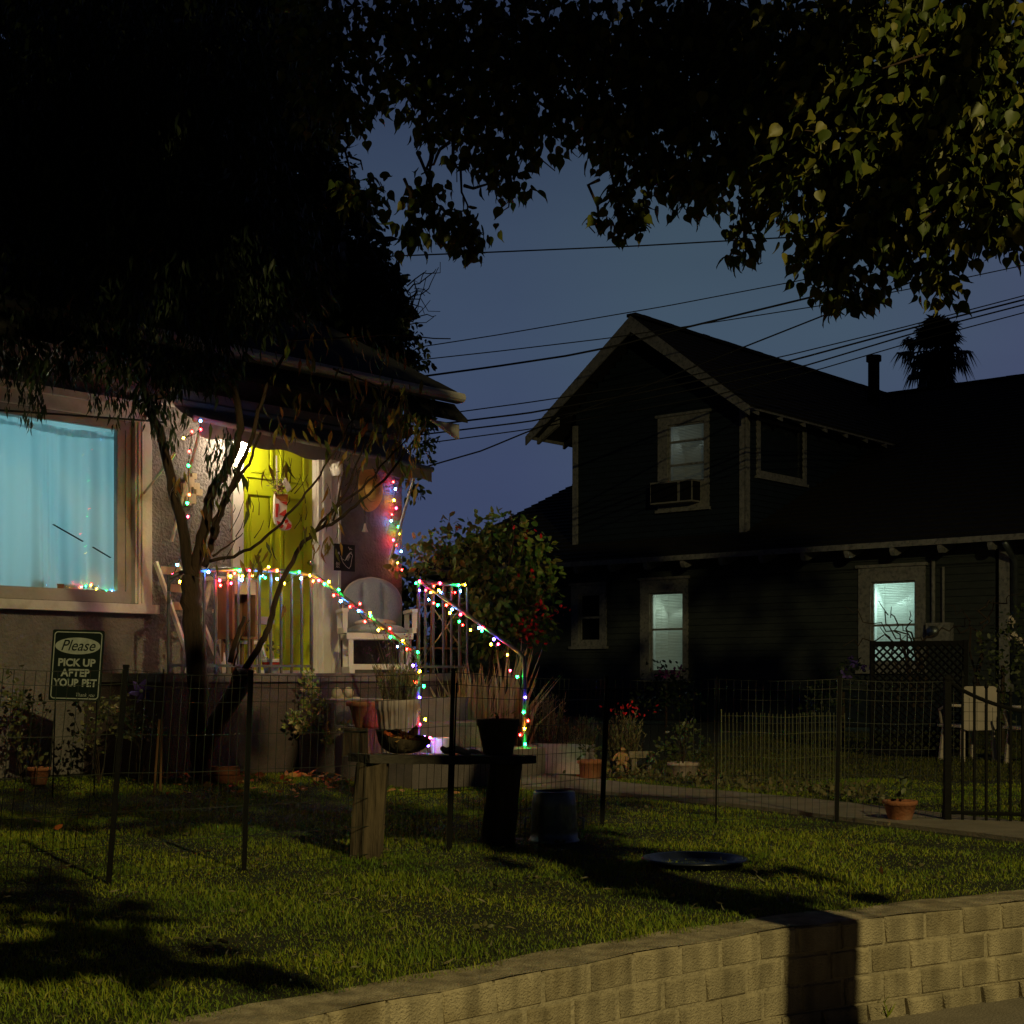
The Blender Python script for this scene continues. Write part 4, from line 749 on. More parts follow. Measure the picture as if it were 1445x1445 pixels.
def palm():
    b = Vector(((1320-CX)/F*55, 55, 0)); c = at(1322, 494, 55); root = thing('fan_palm', 'distant shaggy fan palm silhouetted above the neighbour\'s dark roof', 'tree', b)
    mb = MB(); w = wob([b+Vector((0, 0, -.2)), b.lerp(c, .5)+Vector((.1, 0, 0)), c+Vector((0, 0, -.3))], .05); mb.tube(w, taper(len(w), .42, .3), 10); mb.build('trunk', M['bark'], root, True)
    T = []; r = random.Random(2)
    def frond(d, pet, L_, n=17, droop=.35):
        s = d.cross(Vector((0, 0, 1))); s = s.normalized() if s.length > .05 else Vector((1, 0, 0)); hub = c+d*pet*1.1+Vector((0, 0, -.10*pet)); w = s*.03
        T.append((c-w, c+w, hub+w*.6, hub, hub-w*.6))
        for k in range(n):
            q = (k-(n-1)/2)/((n-1)/2)*1.75; e = d*math.cos(q)+s*math.sin(q); l = L_*1.1*r.uniform(.85, 1.05)*(1-.12*abs(q)); m_ = hub+e*l*.6; p = hub+e*l+Vector((0, 0, -droop*l*r.uniform(.6, 1.5))); nn = (s*math.cos(q)-d*math.sin(q))*.05; T.append((hub-nn*.4, hub+nn*.4, m_+nn, p, m_-nn))
    for i in range(64): a = r.uniform(0, 6.283); el = r.uniform(-.75, 1.35); frond(Vector((math.cos(a)*math.cos(el), math.sin(a)*math.cos(el), math.sin(el))), r.uniform(.15, .95), r.uniform(.62, .82), droop=.55 if el < .5 else .3)
    for i in range(60):
        a = r.uniform(0, 6.283); d = Vector((math.cos(a)*.45, math.sin(a)*.45, -1)).normalized(); frond(d, r.uniform(.3, 1.3), r.uniform(.6, .8), 11, .5)
    T = np.array([[tuple(v) for v in t] for t in T]); bulk('crown', T, [(0, 1, 2), (0, 2, 4), (4, 2, 3)], LM['palm'], root)
palm()
# ================================================================ GARDEN PLANTS
def stems(mb, c, n, h, spread, r=random, rad=.004):
    out = []
    for i in range(n):
        a = r.uniform(0, 6.28); e = Vector(c)+Vector((math.cos(a)*spread*r.random(), math.sin(a)*spread*r.random(), h*r.uniform(.6, 1))); w = wob([c, Vector(c).lerp(e, .5)+Vector((0, 0, h*.08)), e], h*.02, 2); mb.tube(w, taper(len(w), rad, rad*.4), 5); out.append(e)
    return out
def bougainvillea():
    c = Vector(((705-CX)/F*13.6, 13.6, 0)); root = thing('bougainvillea', 'big bougainvillea bush with red bracts beside the stair railing', 'bush', c); r = random.Random(9)
    mb = MB(); es = []
    for x, y in ((640, 790), (690, 760), (740, 770), (770, 830), (700, 840), (650, 850), (760, 900), (600, 790), (720, 720), (790, 880)): w = wob([c+Vector((r.uniform(-.1, .1), 0, 0)), at(700, 900, 13.6), at(x, y, 13.6+r.uniform(-.4, .4))], .05, 4); mb.tube(w, taper(len(w), .022, .005), 6)
    mb.build('stem', M['twig'], root)
    cl = [(tuple(at(x, y, Y)), q) for x, y, Y, q in ((640, 775, 13.6, .28), (680, 765, 13.7, .33), (720, 765, 13.8, .33), (750, 790, 13.9, .25), (610, 775, 13.5, .18), (590, 770, 13.3, .12), (660, 815, 13.5, .3), (710, 820, 13.5, .35), (750, 840, 13.7, .28), (690, 860, 13.4, .3), (735, 885, 13.5, .3), (650, 860, 13.5, .22), (700, 900, 13.5, .25), (760, 890, 13.6, .2), (710, 738, 13.9, .16), (600, 800, 13.3, .12), (575, 790, 13.1, .09), (770, 830, 13.8, .16), (670, 890, 13.6, .22), (560, 800, 13.0, .07), (780, 800, 13.9, .1), (765, 765, 13.9, .14), (630, 745, 13.7, .12))]
    leafy(root, 'crown', cl, 330, .085, OVAL, LM['bougain'], .35, .7)
    P = [at(x+r.gauss(0, 9), y+r.gauss(0, 9), 13.2+r.uniform(-.1, .3)) for x, y, n in ((750, 882, 26), (742, 895, 20), (775, 858, 14), (758, 905, 8), (740, 770, 3), (745, 740, 3), (732, 812, 3), (790, 873, 5), (757, 806, 3), (735, 880, 8)) for _ in range(n)]
    bulk('bract', leaves(P, rng.normal(size=(len(P), 3)), rng.uniform(.035, .06, len(P)), OVAL), OVAL[1], M['redpetal'], root)['kind'] = 'stuff'
bougainvillea()
def hedge():
    c = Vector((-1.2, 17.6, 0)); root = thing('hedge', 'dark hedge closing the gap between the two houses behind the bougainvillea', 'hedge', c); cl = []; r = random.Random(15)
    for i in range(15): cl.append(((-2.2+.14*i, 17.4+r.uniform(-.2, .3), r.uniform(.3, 1.1)), .45)); cl.append(((-2.2+.12*i, 17.6+r.uniform(-.2, .3), r.uniform(1.1, 1.9)), .40))
    mb = MB(); [mb.tube([(x, 17.6, -.05), (x+.05, 17.6, .8), (x, 17.6, 1.5)], .03, 6) for x in (-1.9, -1.5, -1.1, -.7, -.3)]; mb.build('stem', M['twig'], root)
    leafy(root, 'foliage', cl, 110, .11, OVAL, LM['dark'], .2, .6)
hedge()
def tuft(name, label, cat_, c, n, h, spread, wd, m, lean=.35, group=None, bend=.25):
    """upright blades from one foot"""
    T = []; r = random.Random(hash(name+str(c.x)) & 255); c = Vector(c)
    for i in range(n):
        a = r.uniform(0, 6.28); f = c+Vector((math.cos(a)*spread*r.random(), math.sin(a)*spread*r.random(), 0)); H = h*r.uniform(.55, 1.05); l = r.uniform(0, lean)*H; a2 = a+r.uniform(-.5, .5); t = f+Vector((math.cos(a2)*l, math.sin(a2)*l, H)); m_ = f.lerp(t, .55)-Vector((math.cos(a2), math.sin(a2), 0))*l*bend; b = r.uniform(0, 3.14); s = Vector((math.cos(b), math.sin(b), 0))*wd*r.uniform(.7, 1.2)/2
        T.append((f-s*.7, f+s*.7, m_+s, m_-s, t))
    root = thing(name, label, cat_, c, 0, group); bulk('blades', np.array([[tuple(v) for v in t] for t in T]), [(0, 1, 2), (0, 2, 3), (3, 2, 4)], m, root)['kind'] = 'stuff'; return root
def straps():
    c = Vector(((690-CX)/F*12.4, 12.4, .02)); 
    mats = LM['strap']; r = random.Random(12); T = []
    root = thing('strap_leaf_plant', 'tall clump of pale strap leaves fanning beside the steps', 'plant', c)
    for i in range(210):
        x0 = r.uniform(625, 742); f = at(x0, 1050+r.uniform(-8, 8), 12.4+r.uniform(-.25, .3)); f.z = max(.03, f.z-.05); H = r.uniform(.40, .80); 
        if abs(x0-715) < 16 and r.random() < .3: H = .95
        l = r.gauss(.0, .10)+(.42*max(0, (x0-700)/50) if r.random() < .55 else 0)-.08*max(0, (660-x0)/40); t = f+Vector((l, r.uniform(-.15, .1), H-.35*abs(l))); m_ = f.lerp(t, .5)+Vector((-.18*l, 0, .03)); s = Vector((1, r.uniform(-.9, .9), 0)).normalized()*r.uniform(.016, .034)/2; T.append((f-s, f+s, m_+s*1.1, m_-s*1.1, t))
    bulk('blades', np.array([[tuple(v) for v in t] for t in T]), [(0, 1, 2), (0, 2, 3), (3, 2, 4)], mats, root)['kind'] = 'stuff'
straps()
def pot(name, label, px, py, Y, rb, rt, h, m, z=None, lip=.012, rib=0, nrib=0, group=None, n=28, soil=True):
    c = at(px, py, Y); c.z = gz(c.x, c.y) if z is None else z; root = thing(name, label, 'plant pot', c, 0, group); mb = MB()
    prof = [(0, .002), (rb*.96, 0), (rb, .006), (rt*.98, h*.80), (rt+lip, h*.82), (rt+lip, h*.985), (rt+lip*.6, h), (rt-.012, h), (rt-.018, h*.86), (0, h*.86)]
    mb.lathe(prof, n if not nrib else n*3, c, rib=rib, nrib=nrib); mb.build('vessel', m, root, True)
    if soil: mb = MB(); mb.lathe([(rt-.016, h*.88), (rt*.5, h*.90), (0, h*.905)], 18, c); mb.build('potting_soil', M['dirt'], root)
    return root, c+Vector((0, 0, h*.9))
def shrub(name, label, c, clumps, per, size, tpl, m, stem_n=7, stem_h=.3, droop=.1, cat_='shrub', group=None, flower=None):
    c = Vector(c); root = thing(name, label, cat_, c, 0, group); mb = MB(); stems(mb, c, stem_n, stem_h, stem_h*.5); mb.build('stem', M['twig'], root)
    leafy(root, 'foliage', clumps, per, size, tpl, m, droop, .7)
    if flower:
        P = np.array([tuple(p) for p in flower[0]]); bulk('flowers', leaves(P, rng.normal(size=P.shape)+np.array([0, 0, .6]), np.full(len(P), flower[1]), OVAL), OVAL[1], flower[2], root)['kind'] = 'stuff'
    return root
def spikes(mb_c, n, h, spread, m, root, name='foliage', lw=.018, seed=1, up=.25):
    """many short leaves up thin upright stems"""
    r = random.Random(seed); P, D = [], []; mb = MB()
    for i in range(n):
        a = r.uniform(0, 6.28); q = spread*math.sqrt(r.random()); f = Vector(mb_c)+Vector((math.cos(a)*q*.5, math.sin(a)*q*.5, 0)); t = Vector(mb_c)+Vector((math.cos(a)*q, math.sin(a)*q, h*r.uniform(.6, 1.05))); mb.tube([f, f.lerp(t, .5), t], [.003, .0025, .0012], 4)
        for k in range(26): u = .15+.85*k/26; P.append(f.lerp(t, u)); D.append(((t-f).normalized()+Vector((r.gauss(0, .6), r.gauss(0, .6), up))))
    mb.build('stem', M['twig'], root); bulk(name, leaves([tuple(p) for p in P], [tuple(d) for d in D], np.full(len(P), lw*1.6), LANCE), LANCE[1], m, root)['kind'] = 'stuff'
def garden():
    r = random.Random(21)
    # jade plant
    root, t = pot('jade_plant_pot', 'pale squat stone pot holding a branching jade plant below the porch', 470, 1090, 11.05, .088, .082, .165, M['palepot'], lip=.004); root['category'] = 'potted plant'
    mb = MB(); ends = []
    w = wob([t, t+Vector((-.01, 0, .12))], .005); mb.tube(w, .022, 8)
    for px, py in ((430, 1000), (440, 985), (418, 1010), (450, 1020), (470, 1015), (488, 1030), (497, 1028), (436, 960), (455, 1000), (425, 1032), (478, 1005), (462, 1040), (412, 1020)): e = at(px, py, 11.05+r.uniform(-.15, .15)); w = wob([t+Vector((0, 0, r.uniform(.0, .1))), t.lerp(e, .45)+Vector((0, 0, .02)), e], .012, 3); mb.tube(w, taper(len(w), .011, .005), 6); ends.append(e)
    mb.build('stem', M['pine'], root)
    leafy(root, 'foliage', [(tuple(e), .062) for e in ends]+[(tuple(e.lerp(t, .25)), .05) for e in ends]+[(tuple(at(438, 968, 11.0)), .07), (tuple(at(436, 950, 11.0)), .04)], 1500, .042, OVAL, LM['jade'], -.3, .6)
    tuft('grass_clump', 'small tuft of narrow leaves beside the jade plant pot', 'plant', g(490, 1090), 16, .19, .04, .012, LM['moss'])
    # black drum with stone ornament, terracotta bowl, crate stand
    p = at(484, 1045, 11.5); p.z = .0; root = thing('storage_drum', 'black drum standing behind the jade plant', 'drum', p); mb = MB(); mb.lathe([(0, .0), (.13, 0), (.135, .02), (.13, .2), (.137, .21), (.13, .22), (.125, .50), (.132, .51), (.132, .535), (.12, .54), (0, .535)], 26, p); mb.build('body', M['blackpl'], root, True); 
    q = p+Vector((0, 0, .54)); mb = MB(); mb.ball(q+Vector((-.03, 0, .06)), .07, 14, (1.5, .9, .9)); mb.ball(q+Vector((-.045, -.03, .12)), .045, 12, (1, .9, 1.1)); mb.ball(q+Vector((.045, -.02, .125)), .042, 12, (1, .9, 1.1)); mb.ball(q+Vector((.10, 0, .055)), .05, 12, (1.4, 1, .8)); mb.ball(q+Vector((-.11, 0, .05)), .045, 12, (1.3, 1, .9)); solo(mb, 'stone_ornament', M['stone'], 'pale rounded stone ornament with two humps on the black drum', 'ornament', smooth=True)
    q = at(520, 1062, 10.7); q.z = .0; root = thing('pot_stand', 'dark wooden box stand carrying the wide terracotta pot', 'stand', q); mb = MB(); mb.box(q+Vector((0, 0, .20)), (.26, .26, .40), Matrix.Rotation(TH, 3, 'Z')); mb.build('box_body', M['oldwood'], root)
    mb = MB(); mb.box(q+Vector((0, 0, .41)), (.29, .29, .02), Matrix.Rotation(TH, 3, 'Z')); mb.build('lid_board', M['oldwood'], root)
    root, t = pot('terracotta_pot', 'wide brown terracotta pot on the dark box stand', 520, 1030, 10.7, .10, .145, .195, M['terra'], z=.42, lip=.02)
    # ribbed pot with lavender
    mb = MB(); c = at(561, 1058, 10.35); c.z = .235; root, t = pot('ribbed_pot', 'pale ribbed pot streaked with rust holding tall lavender by the steps', 561, 1058, 10.35, .108, .145, .40, M['ribpot'], z=.235, lip=.006, rib=.06, nrib=20); root['category'] = 'potted plant'
    spikes(t, 46, .30, .19, LM['lav'], root, lw=.022, seed=4)
    mb = MB(); P = []
    for i in range(34):
        e = t+Vector((r.gauss(0, .13), r.gauss(0, .1), r.uniform(.32, .62))); mb.tube([t+Vector((r.gauss(0, .04), r.gauss(0, .04), 0)), t.lerp(e, .5), e], [.003, .002, .0015], 4); P += [e+Vector((r.gauss(0, .006), 0, k*.012)) for k in range(-2, 3)]
    mb.build('flower_stalk', LM['lav'], root)['kind'] = 'stuff'; bulk('flower_bud', leaves([tuple(p) for p in P], rng.normal(size=(len(P), 3)), np.full(len(P), .018), OVAL), OVAL[1], M['pinkbud'], root)['kind'] = 'stuff'
    # white bucket and gourd on the bottom step
    c = at(621, 1063, 10.62); c.z = .235; root = thing('enamel_bucket', 'small white enamel bucket on the bottom step lit by the bulbs', 'bucket', c); mb = MB(); mb.lathe([(0, 0), (.062, 0), (.066, .01), (.083, .105), (.088, .108), (.088, .114), (.080, .112), (.062, .02), (0, .015)], 24, c); mb.build('body', M['enamel'], root, True)
    mb = MB(); pts = [c+Vector((.086*math.cos(a), -.02-.02*math.sin(a), .10-.055*math.sin(a))) for a in [math.pi*i/12 for i in range(13)]]; mb.tube(pts, .003, 6); mb.build('handle', M['iron'], root, True)
    mb = MB(); mb.lathe([(.076, .098), (.03, .112), (0, .115)], 14, c); mb.build('filling', LM['moss'], root)
    c = at(602, 990, 11.2); mb = MB(); z0 = .43; c = LHp(.0, -1.62, z0); mb.ball(c+Vector((0, 0, .062)), .07, 18, (1, 1, .88)); mb.tube([c+Vector((0, 0, .115)), c+Vector((.006, 0, .145))], .007, 6); solo(mb, 'gourd', M['cushion'], 'round pale gourd sitting on the middle porch step', 'gourd', smooth=True)
    # blocks right of the steps
    for px, py, lab, dy in ((660, 1046, 'pale cinder block at the foot of the strap leaves nearer the steps', 0), (700, 1052, 'pale cinder block half behind the clay pot on the plank', .1)):
        c = at(px, py, 12.0+dy); c.z = 0; mb = MB(); R = Matrix.Rotation(TH-.25, 3, 'Z'); mb.box(c+Vector((0, 0, .10)), (.40, .20, .20), R)
        mb.box(c+Vector((0, 0, .203)), (.36, .16, .006), R); solo(mb, 'cinder_block', M['paleblock'], lab, 'block', 'cinder blocks beside the steps')
    # trough right of the stair rail
    c = at(790, 1088, 12.0); c.z = 0; R = Matrix.Rotation(-.32, 3, 'Z'); root = thing('planter_trough', 'pale square-cornered planter trough with lavender right of the stair rail', 'planter', c); mb = MB(); w, d, h, e = .52, .30, .23, .03
    for o, s in (((-w/2+e/2, 0, h/2), (e, d, h)), ((w/2-e/2, 0, h/2), (e, d, h)), ((0, -d/2+e/2, h/2), (w-2*e, e, h)), ((0, d/2-e/2, h/2), (w-2*e, e, h)), ((0, 0, .02), (w-2*e, d-2*e, .04))): mb.box(c+R @ Vector(o), s, R)
    mb.build('walls', M['paleblock'], root); mb = MB(); mb.box(c+Vector((0, 0, h-.05)), (w-2*e-.004, d-2*e-.004, .05), R); mb.build('potting_soil', M['dirt'], root)
    for px, py, h, sp, n, lab in ((772, 1045, .44, .17, 46, 'taller lavender bush in the pale trough'), (815, 1048, .30, .22, 52, 'lower spreading lavender bush beside the trough'), (745, 1040, .26, .12, 26, 'small lavender bush against the stair post')):
        c2 = at(px, py, 12.3); c2.z = .2 if px != 815 else .15; root = thing('lavender_bush', lab, 'shrub', c2, 0, 'lavender bushes'); spikes(c2, n, h, sp, LM['lav'], root, seed=px, lw=.024)
    # terracotta pot, figurine, cast bench, salvia, citrus
    root, t = pot('terracotta_pot', 'plain terracotta pot at the path edge in front of the lavender', 833, 1101, 11.1, .075, .09, .16, M['terra'], z=0, lip=.01); root['category'] = 'potted plant'
    leafy(root, 'foliage', [((t.x, t.y, t.z+.08), .10), ((t.x-.05, t.y, t.z+.13), .07)], 420, .04, OVAL, LM['citrus'], -.1)
    c = at(881, 1060, 12.6); c.z = .0; root = thing('salvia_bush', 'grey bush with red flower spikes behind the clay figurine', 'shrub', c); spikes(c, 60, .48, .22, LM['lav'], root, seed=33, lw=.026)
    P = [c+Vector((r.gauss(0, .12), r.gauss(0, .1), r.uniform(.44, .56))) for _ in range(40)]; bulk('flower', leaves([tuple(p) for p in P], rng.normal(size=(40, 3)), np.full(40, .035), OVAL), OVAL[1], M['redpetal'], root)['kind'] = 'stuff'
    figurine(at(877, 1090, 12.0))
    c = at(905, 1088, 12.1); c.z = 0; root = thing('stone_bench', 'tiny mossy cast-stone bench beside the clay figurine', 'garden ornament', c); mb = MB(); mb.box(c+Vector((0, 0, .145)), (.20, .10, .055)); mb.build('seat', M['benchstone'], root)
    for s in (-.06, .06): mb = MB(); mb.box(c+Vector((s, 0, .06)), (.045, .08, .12), taper=.8); mb.build('leg', M['benchstone'], root)
    root, t = pot('white_pot', 'chipped white pot with a dark leafy citrus by the path', 964, 1097, 11.4, .095, .12, .12, M['palepot'], z=0, lip=.006); root['category'] = 'potted plant'
    mb = MB(); stems(mb, t, 9, .3, .16, r); mb.build('stem', M['twig'], root); leafy(root, 'foliage', [((t.x+dx, t.y, t.z+dz), q) for dx, dz, q in ((0, .16, .17), (-.13, .12, .11), (.13, .12, .11), (.05, .27, .10), (-.05, .25, .09), (.17, .06, .08), (-.17, .04, .08))], 420, .05, OVAL, LM['citrus'], -.1)
    root, t = pot('terracotta_pot', 'flared terracotta pot alone on the lawn near the iron gate', 1270, 1162, 7.95, .058, .088, .125, M['terra'], z=0, lip=.006); root['category'] = 'potted plant'
    leafy(root, 'foliage', [((t.x, t.y, t.z+.05), .08), ((t.x-.03, t.y, t.z+.12), .05)], 260, .05, OVAL, LM['citrus'], -.2)
    # left bed under the window
    for i, (px, py, rr, lab) in enumerate(((140, 1000, .24, 'speckled shrub right under the yard sign'), (195, 1010, .22, 'leafy shrub below the blue pinwheel'), (30, 1010, .26, 'dark shrub under the window by the left edge'))):
        Y = 10.0; c = at(px, 1085, Y); c.z = gz(c.x, Y); cl = [(tuple(at(px+r.gauss(0, 16), py+r.gauss(0, 26), Y+r.uniform(-.15, .15))), rr*r.uniform(.35, .6)) for _ in range(9)]
        shrub('bed_shrub', lab, c, cl, 300, .045, OVAL, LM['bush'], 8, .55, .1)
    root, t = pot('terracotta_pot', 'small broken terracotta pot in the dark bed below the window', 55, 1085, 9.9, .05, .07, .12, M['terra'], z=.06)
    leafy(root, 'foliage', [((t.x, t.y, t.z+.06), .09)], 300, .05, OVAL, LM['bush'], -.1)
    pinwheel(at(200, 975, 9.9))
    for a, b, lab in (((231, 944, 9.6), (226, 1092, 9.6), 'thin wooden garden stake standing left of the peach trunk'), ((225, 1015, 9.5), (217, 1085, 9.5), 'short leaning garden stake beside the bed shrubs')): mb = MB(); A = at(*a); B = at(*b); B.z = gz(B.x, B.y)-.02; mb.tube([A, A.lerp(B, .5), B], .008, 6); solo(mb, 'garden_stake', M['crate'], lab, 'stake')
    for px, py, rot, lab in ((302, 1085, .3, 'old red brick lying by the peach trunk'), (325, 1088, -.1, 'second red brick further from the peach trunk'), (318, 1077, .1, 'red brick laid on top of the other two')):
        c = at(px, py, 10.0); c.z = gz(c.x, c.y)+(.0 if py > 1080 else .06); mb = MB(); mb.box(c+Vector((0, 0, .03)), (.19, .09, .055), Matrix.Rotation(rot, 3, 'Z')); mb.box(c+Vector((0, 0, .03)), (.17, .094, .045), Matrix.Rotation(rot, 3, 'Z')); solo(mb, 'brick', M['brick'], lab, 'brick', 'bricks at the foot of the peach tree')
    # plants along the neighbour's wall
    c = Vector(((940-CX)/F*22, 22, 0)); root = thing('petunia_plant', 'bushy plant with magenta flowers under the middle lit window', 'plant', c); leafy(root, 'foliage', [(tuple(at(x, y, 22)), q) for x, y, q in ((930, 955, .3), (955, 960, .3), (940, 985, .35), (915, 985, .3), (965, 990, .3))], 140, .08, OVAL, LM['dark'], 0)
    mb = MB(); mb.tube([c, c+Vector((0, 0, .7))], .02, 6); mb.build('stem', M['twig'], root)
    P = [at(x+r.uniform(-7, 7), y+r.uniform(-7, 7), 21.6) for x, y in ((936, 950), (956, 948)) for _ in range(14)]; bulk('flower', leaves([tuple(p) for p in P], rng.normal(size=(28, 3)), np.full(28, .07), OVAL), OVAL[1], M['magenta'], root)['kind'] = 'stuff'
    c = Vector(((1190-CX)/F*17, 17, 0)); root = thing('iris_clump', 'clump of dark leaves with pale purple irises near the lattice screen', 'plant', c); leafy(root, 'foliage', [(tuple(at(x, y, 17)), q) for x, y, q in ((1180, 960, .22), (1205, 950, .22), (1160, 975, .22), (1190, 990, .3), (1150, 1000, .25))], 160, .07, OVAL, LM['dark'], -.1)
    mb = MB(); mb.tube([c, c+Vector((0, 0, .6))], .02, 6); mb.build('stem', M['twig'], root)
    P = [at(x+r.uniform(-5, 5), y+r.uniform(-4, 4), 16.8) for x, y in ((1200, 932), (1215, 940), (1193, 950), (1225, 944), (1208, 938)) for _ in range(7)]; bulk('flower', leaves([tuple(p) for p in P], rng.normal(size=(35, 3)), np.full(35, .06), OVAL), OVAL[1], M['purple'], root)['kind'] = 'stuff'
    c = Vector(((1415-CX)/F*15, 15, 0)); root = thing('rose_bush', 'dark rose bush with pale and red blooms beside the downspout', 'bush', c); leafy(root, 'foliage', [(tuple(at(x, y, 15)), q) for x, y, q in ((1420, 890, .22), (1440, 870, .2), (1405, 920, .25), (1435, 930, .28), (1400, 960, .25), (1440, 985, .25), (1410, 1000, .2))], 200, .06, OVAL, LM['citrus'], 0)
    mb = MB(); mb.tube([c, c+Vector((0, 0, .9))], .02, 6); mb.build('stem', M['twig'], root)
    P = [at(x+r.uniform(-5, 5), y+r.uniform(-5, 5), 14.7) for x, y in ((1428, 878), (1427, 898), (1440, 905)) for _ in range(9)]; bulk('flower', leaves([tuple(p) for p in P], rng.normal(size=(27, 3)), np.full(27, .05), OVAL), OVAL[1], M['whitepetal'], root)['kind'] = 'stuff'
    c = Vector(((1330-CX)/F*16, 16, 0)); root = thing('bare_shrub', 'leafless arching shrub spreading in front of the brightest lit window', 'shrub', c); mb = MB()
    for pl in (((1290, 1000), (1275, 910), (1250, 880), (1240, 848)), ((1290, 1000), (1280, 905), (1262, 870), (1258, 856)), ((1300, 1000), (1285, 900), (1265, 880)), ((1300, 1000), (1300, 930), (1270, 895), (1230, 880), (1192, 855)), ((1300, 1000), (1295, 905), (1310, 900), (1345, 885), (1375, 870)), ((1380, 1000), (1383, 900), (1395, 870), (1420, 845), (1445, 832)), ((1380, 1000), (1378, 890), (1360, 865), (1340, 855)), ((1290, 1000), (1270, 905), (1230, 905), (1190, 912)), ((1300, 1000), (1290, 905), (1283, 880), (1284, 862)), ((1380, 1000), (1370, 885), (1345, 882)), ((1383, 880), (1392, 855), (1405, 842)), ((1300, 1000), (1310, 920), (1300, 900), (1270, 905)), ((1270, 1000), (1262, 910), (1242, 885))):
        w = wob([at(x, y, 16+r.uniform(-.5, .3)) for x, y in pl], .03, 4); mb.tube(w, taper(len(w), .014, .004), 5)
    mb.build('branches', M['twig'], root)['kind'] = 'stuff'
def LHp(u, y, z): return P0+U*u+V*y+Vector((0, 0, z))
def skin_figure(name, joints, edges, m, root, lvl=2):
    me = bpy.data.meshes.new(name); me.from_pydata([j[0] for j in joints], edges, []); o = bpy.data.objects.new(name, me); C.objects.link(o)
    o.modifiers.new('skin', 'SKIN'); s = o.modifiers.new('sub', 'SUBSURF'); s.levels = s.render_levels = lvl
    if not me.skin_vertices: bpy.context.view_layer.objects.active = o; bpy.context.view_layer.update()
    for i, j in enumerate(joints): me.skin_vertices[0].data[i].radius = (j[1], j[1])
    me.skin_vertices[0].data[0].use_root = True
    dg = bpy.context.evaluated_depsgraph_get(); nm = bpy.data.meshes.new_from_object(o.evaluated_get(dg)); bpy.data.objects.remove(o)
    nm.materials.clear(); nm.materials.append(m); nm.polygons.foreach_set('use_smooth', [True]*len(nm.polygons)); q = bpy.data.objects.new(name, nm); C.objects.link(q); q.parent = root; return q
def figurine(c):
    c.z = 0; root = thing('clay_figurine', 'small ochre clay figurine seated on a stone with one arm out', 'figurine', c)
    # seated child-like figure: pelvis, chest, neck, head, arms, legs (metres)
    J = [((0, 0, .085), .030), ((0, -.005, .12), .032), ((.002, -.008, .150), .026), ((.006, -.012, .168), .013), ((.010, -.018, .190), .026), ((.014, -.024, .205), .022),
         ((-.035, -.01, .148), .015), ((-.062, -.02, .122), .012), ((-.075, -.035, .095), .010), ((.040, -.012, .145), .015), ((.052, -.03, .115), .012), ((.040, -.055, .10), .010),
         ((-.022, -.02, .075), .020), ((-.032, -.070, .078), .016), ((-.036, -.075, .035), .012), ((-.038, -.095, .012), .010), ((.022, -.02, .075), .020), ((.034, -.065, .080), .016), ((.040, -.070, .035), .012), ((.042, -.09, .012), .010)]
    E = [(0, 1), (1, 2), (2, 3), (3, 4), (4, 5), (2, 6), (6, 7), (7, 8), (2, 9), (9, 10), (10, 11), (0, 12), (12, 13), (13, 14), (14, 15), (0, 16), (16, 17), (17, 18), (18, 19)]
    skin_figure('body', J, E, M['clayfig'], root)
    mb = MB(); mb.ball(c+Vector((0, .01, .03)), .05, 12, (1.2, 1, .75)); mb.build('seat_stone', M['benchstone'], root, True)
def pinwheel(c):
    b = Vector((c.x, c.y, gz(c.x, c.y))); root = thing('pinwheel', 'dark blue garden pinwheel on a stick among the bed shrubs', 'pinwheel', b); mb = MB(); mb.tube([b, c+Vector((0, .02, 0))], .005, 6); mb.build('stick', M['twig'], root)
    for i in range(6):
        a = i*math.pi/3; e = Vector((math.cos(a), 0, math.sin(a))); f = Vector((math.cos(a+.9), 0, math.sin(a+.9))); mb = MB(); p = [c, c+e*.07, c+e*.075+f*.02+Vector((0, -.02, 0)), c+f*.05]; mb.add(p+[v+Vector((0, .003, 0)) for v in p], [(0, 1, 2, 3), (7, 6, 5, 4), (0, 4, 5, 1), (1, 5, 6, 2), (2, 6, 7, 3), (3, 7, 4, 0)]); mb.build('blade', M['purple'], root)
    mb = MB(); mb.ball(c+Vector((0, -.012, 0)), .014, 10); mb.build('hub', M['signwhite'], root, True)
garden()
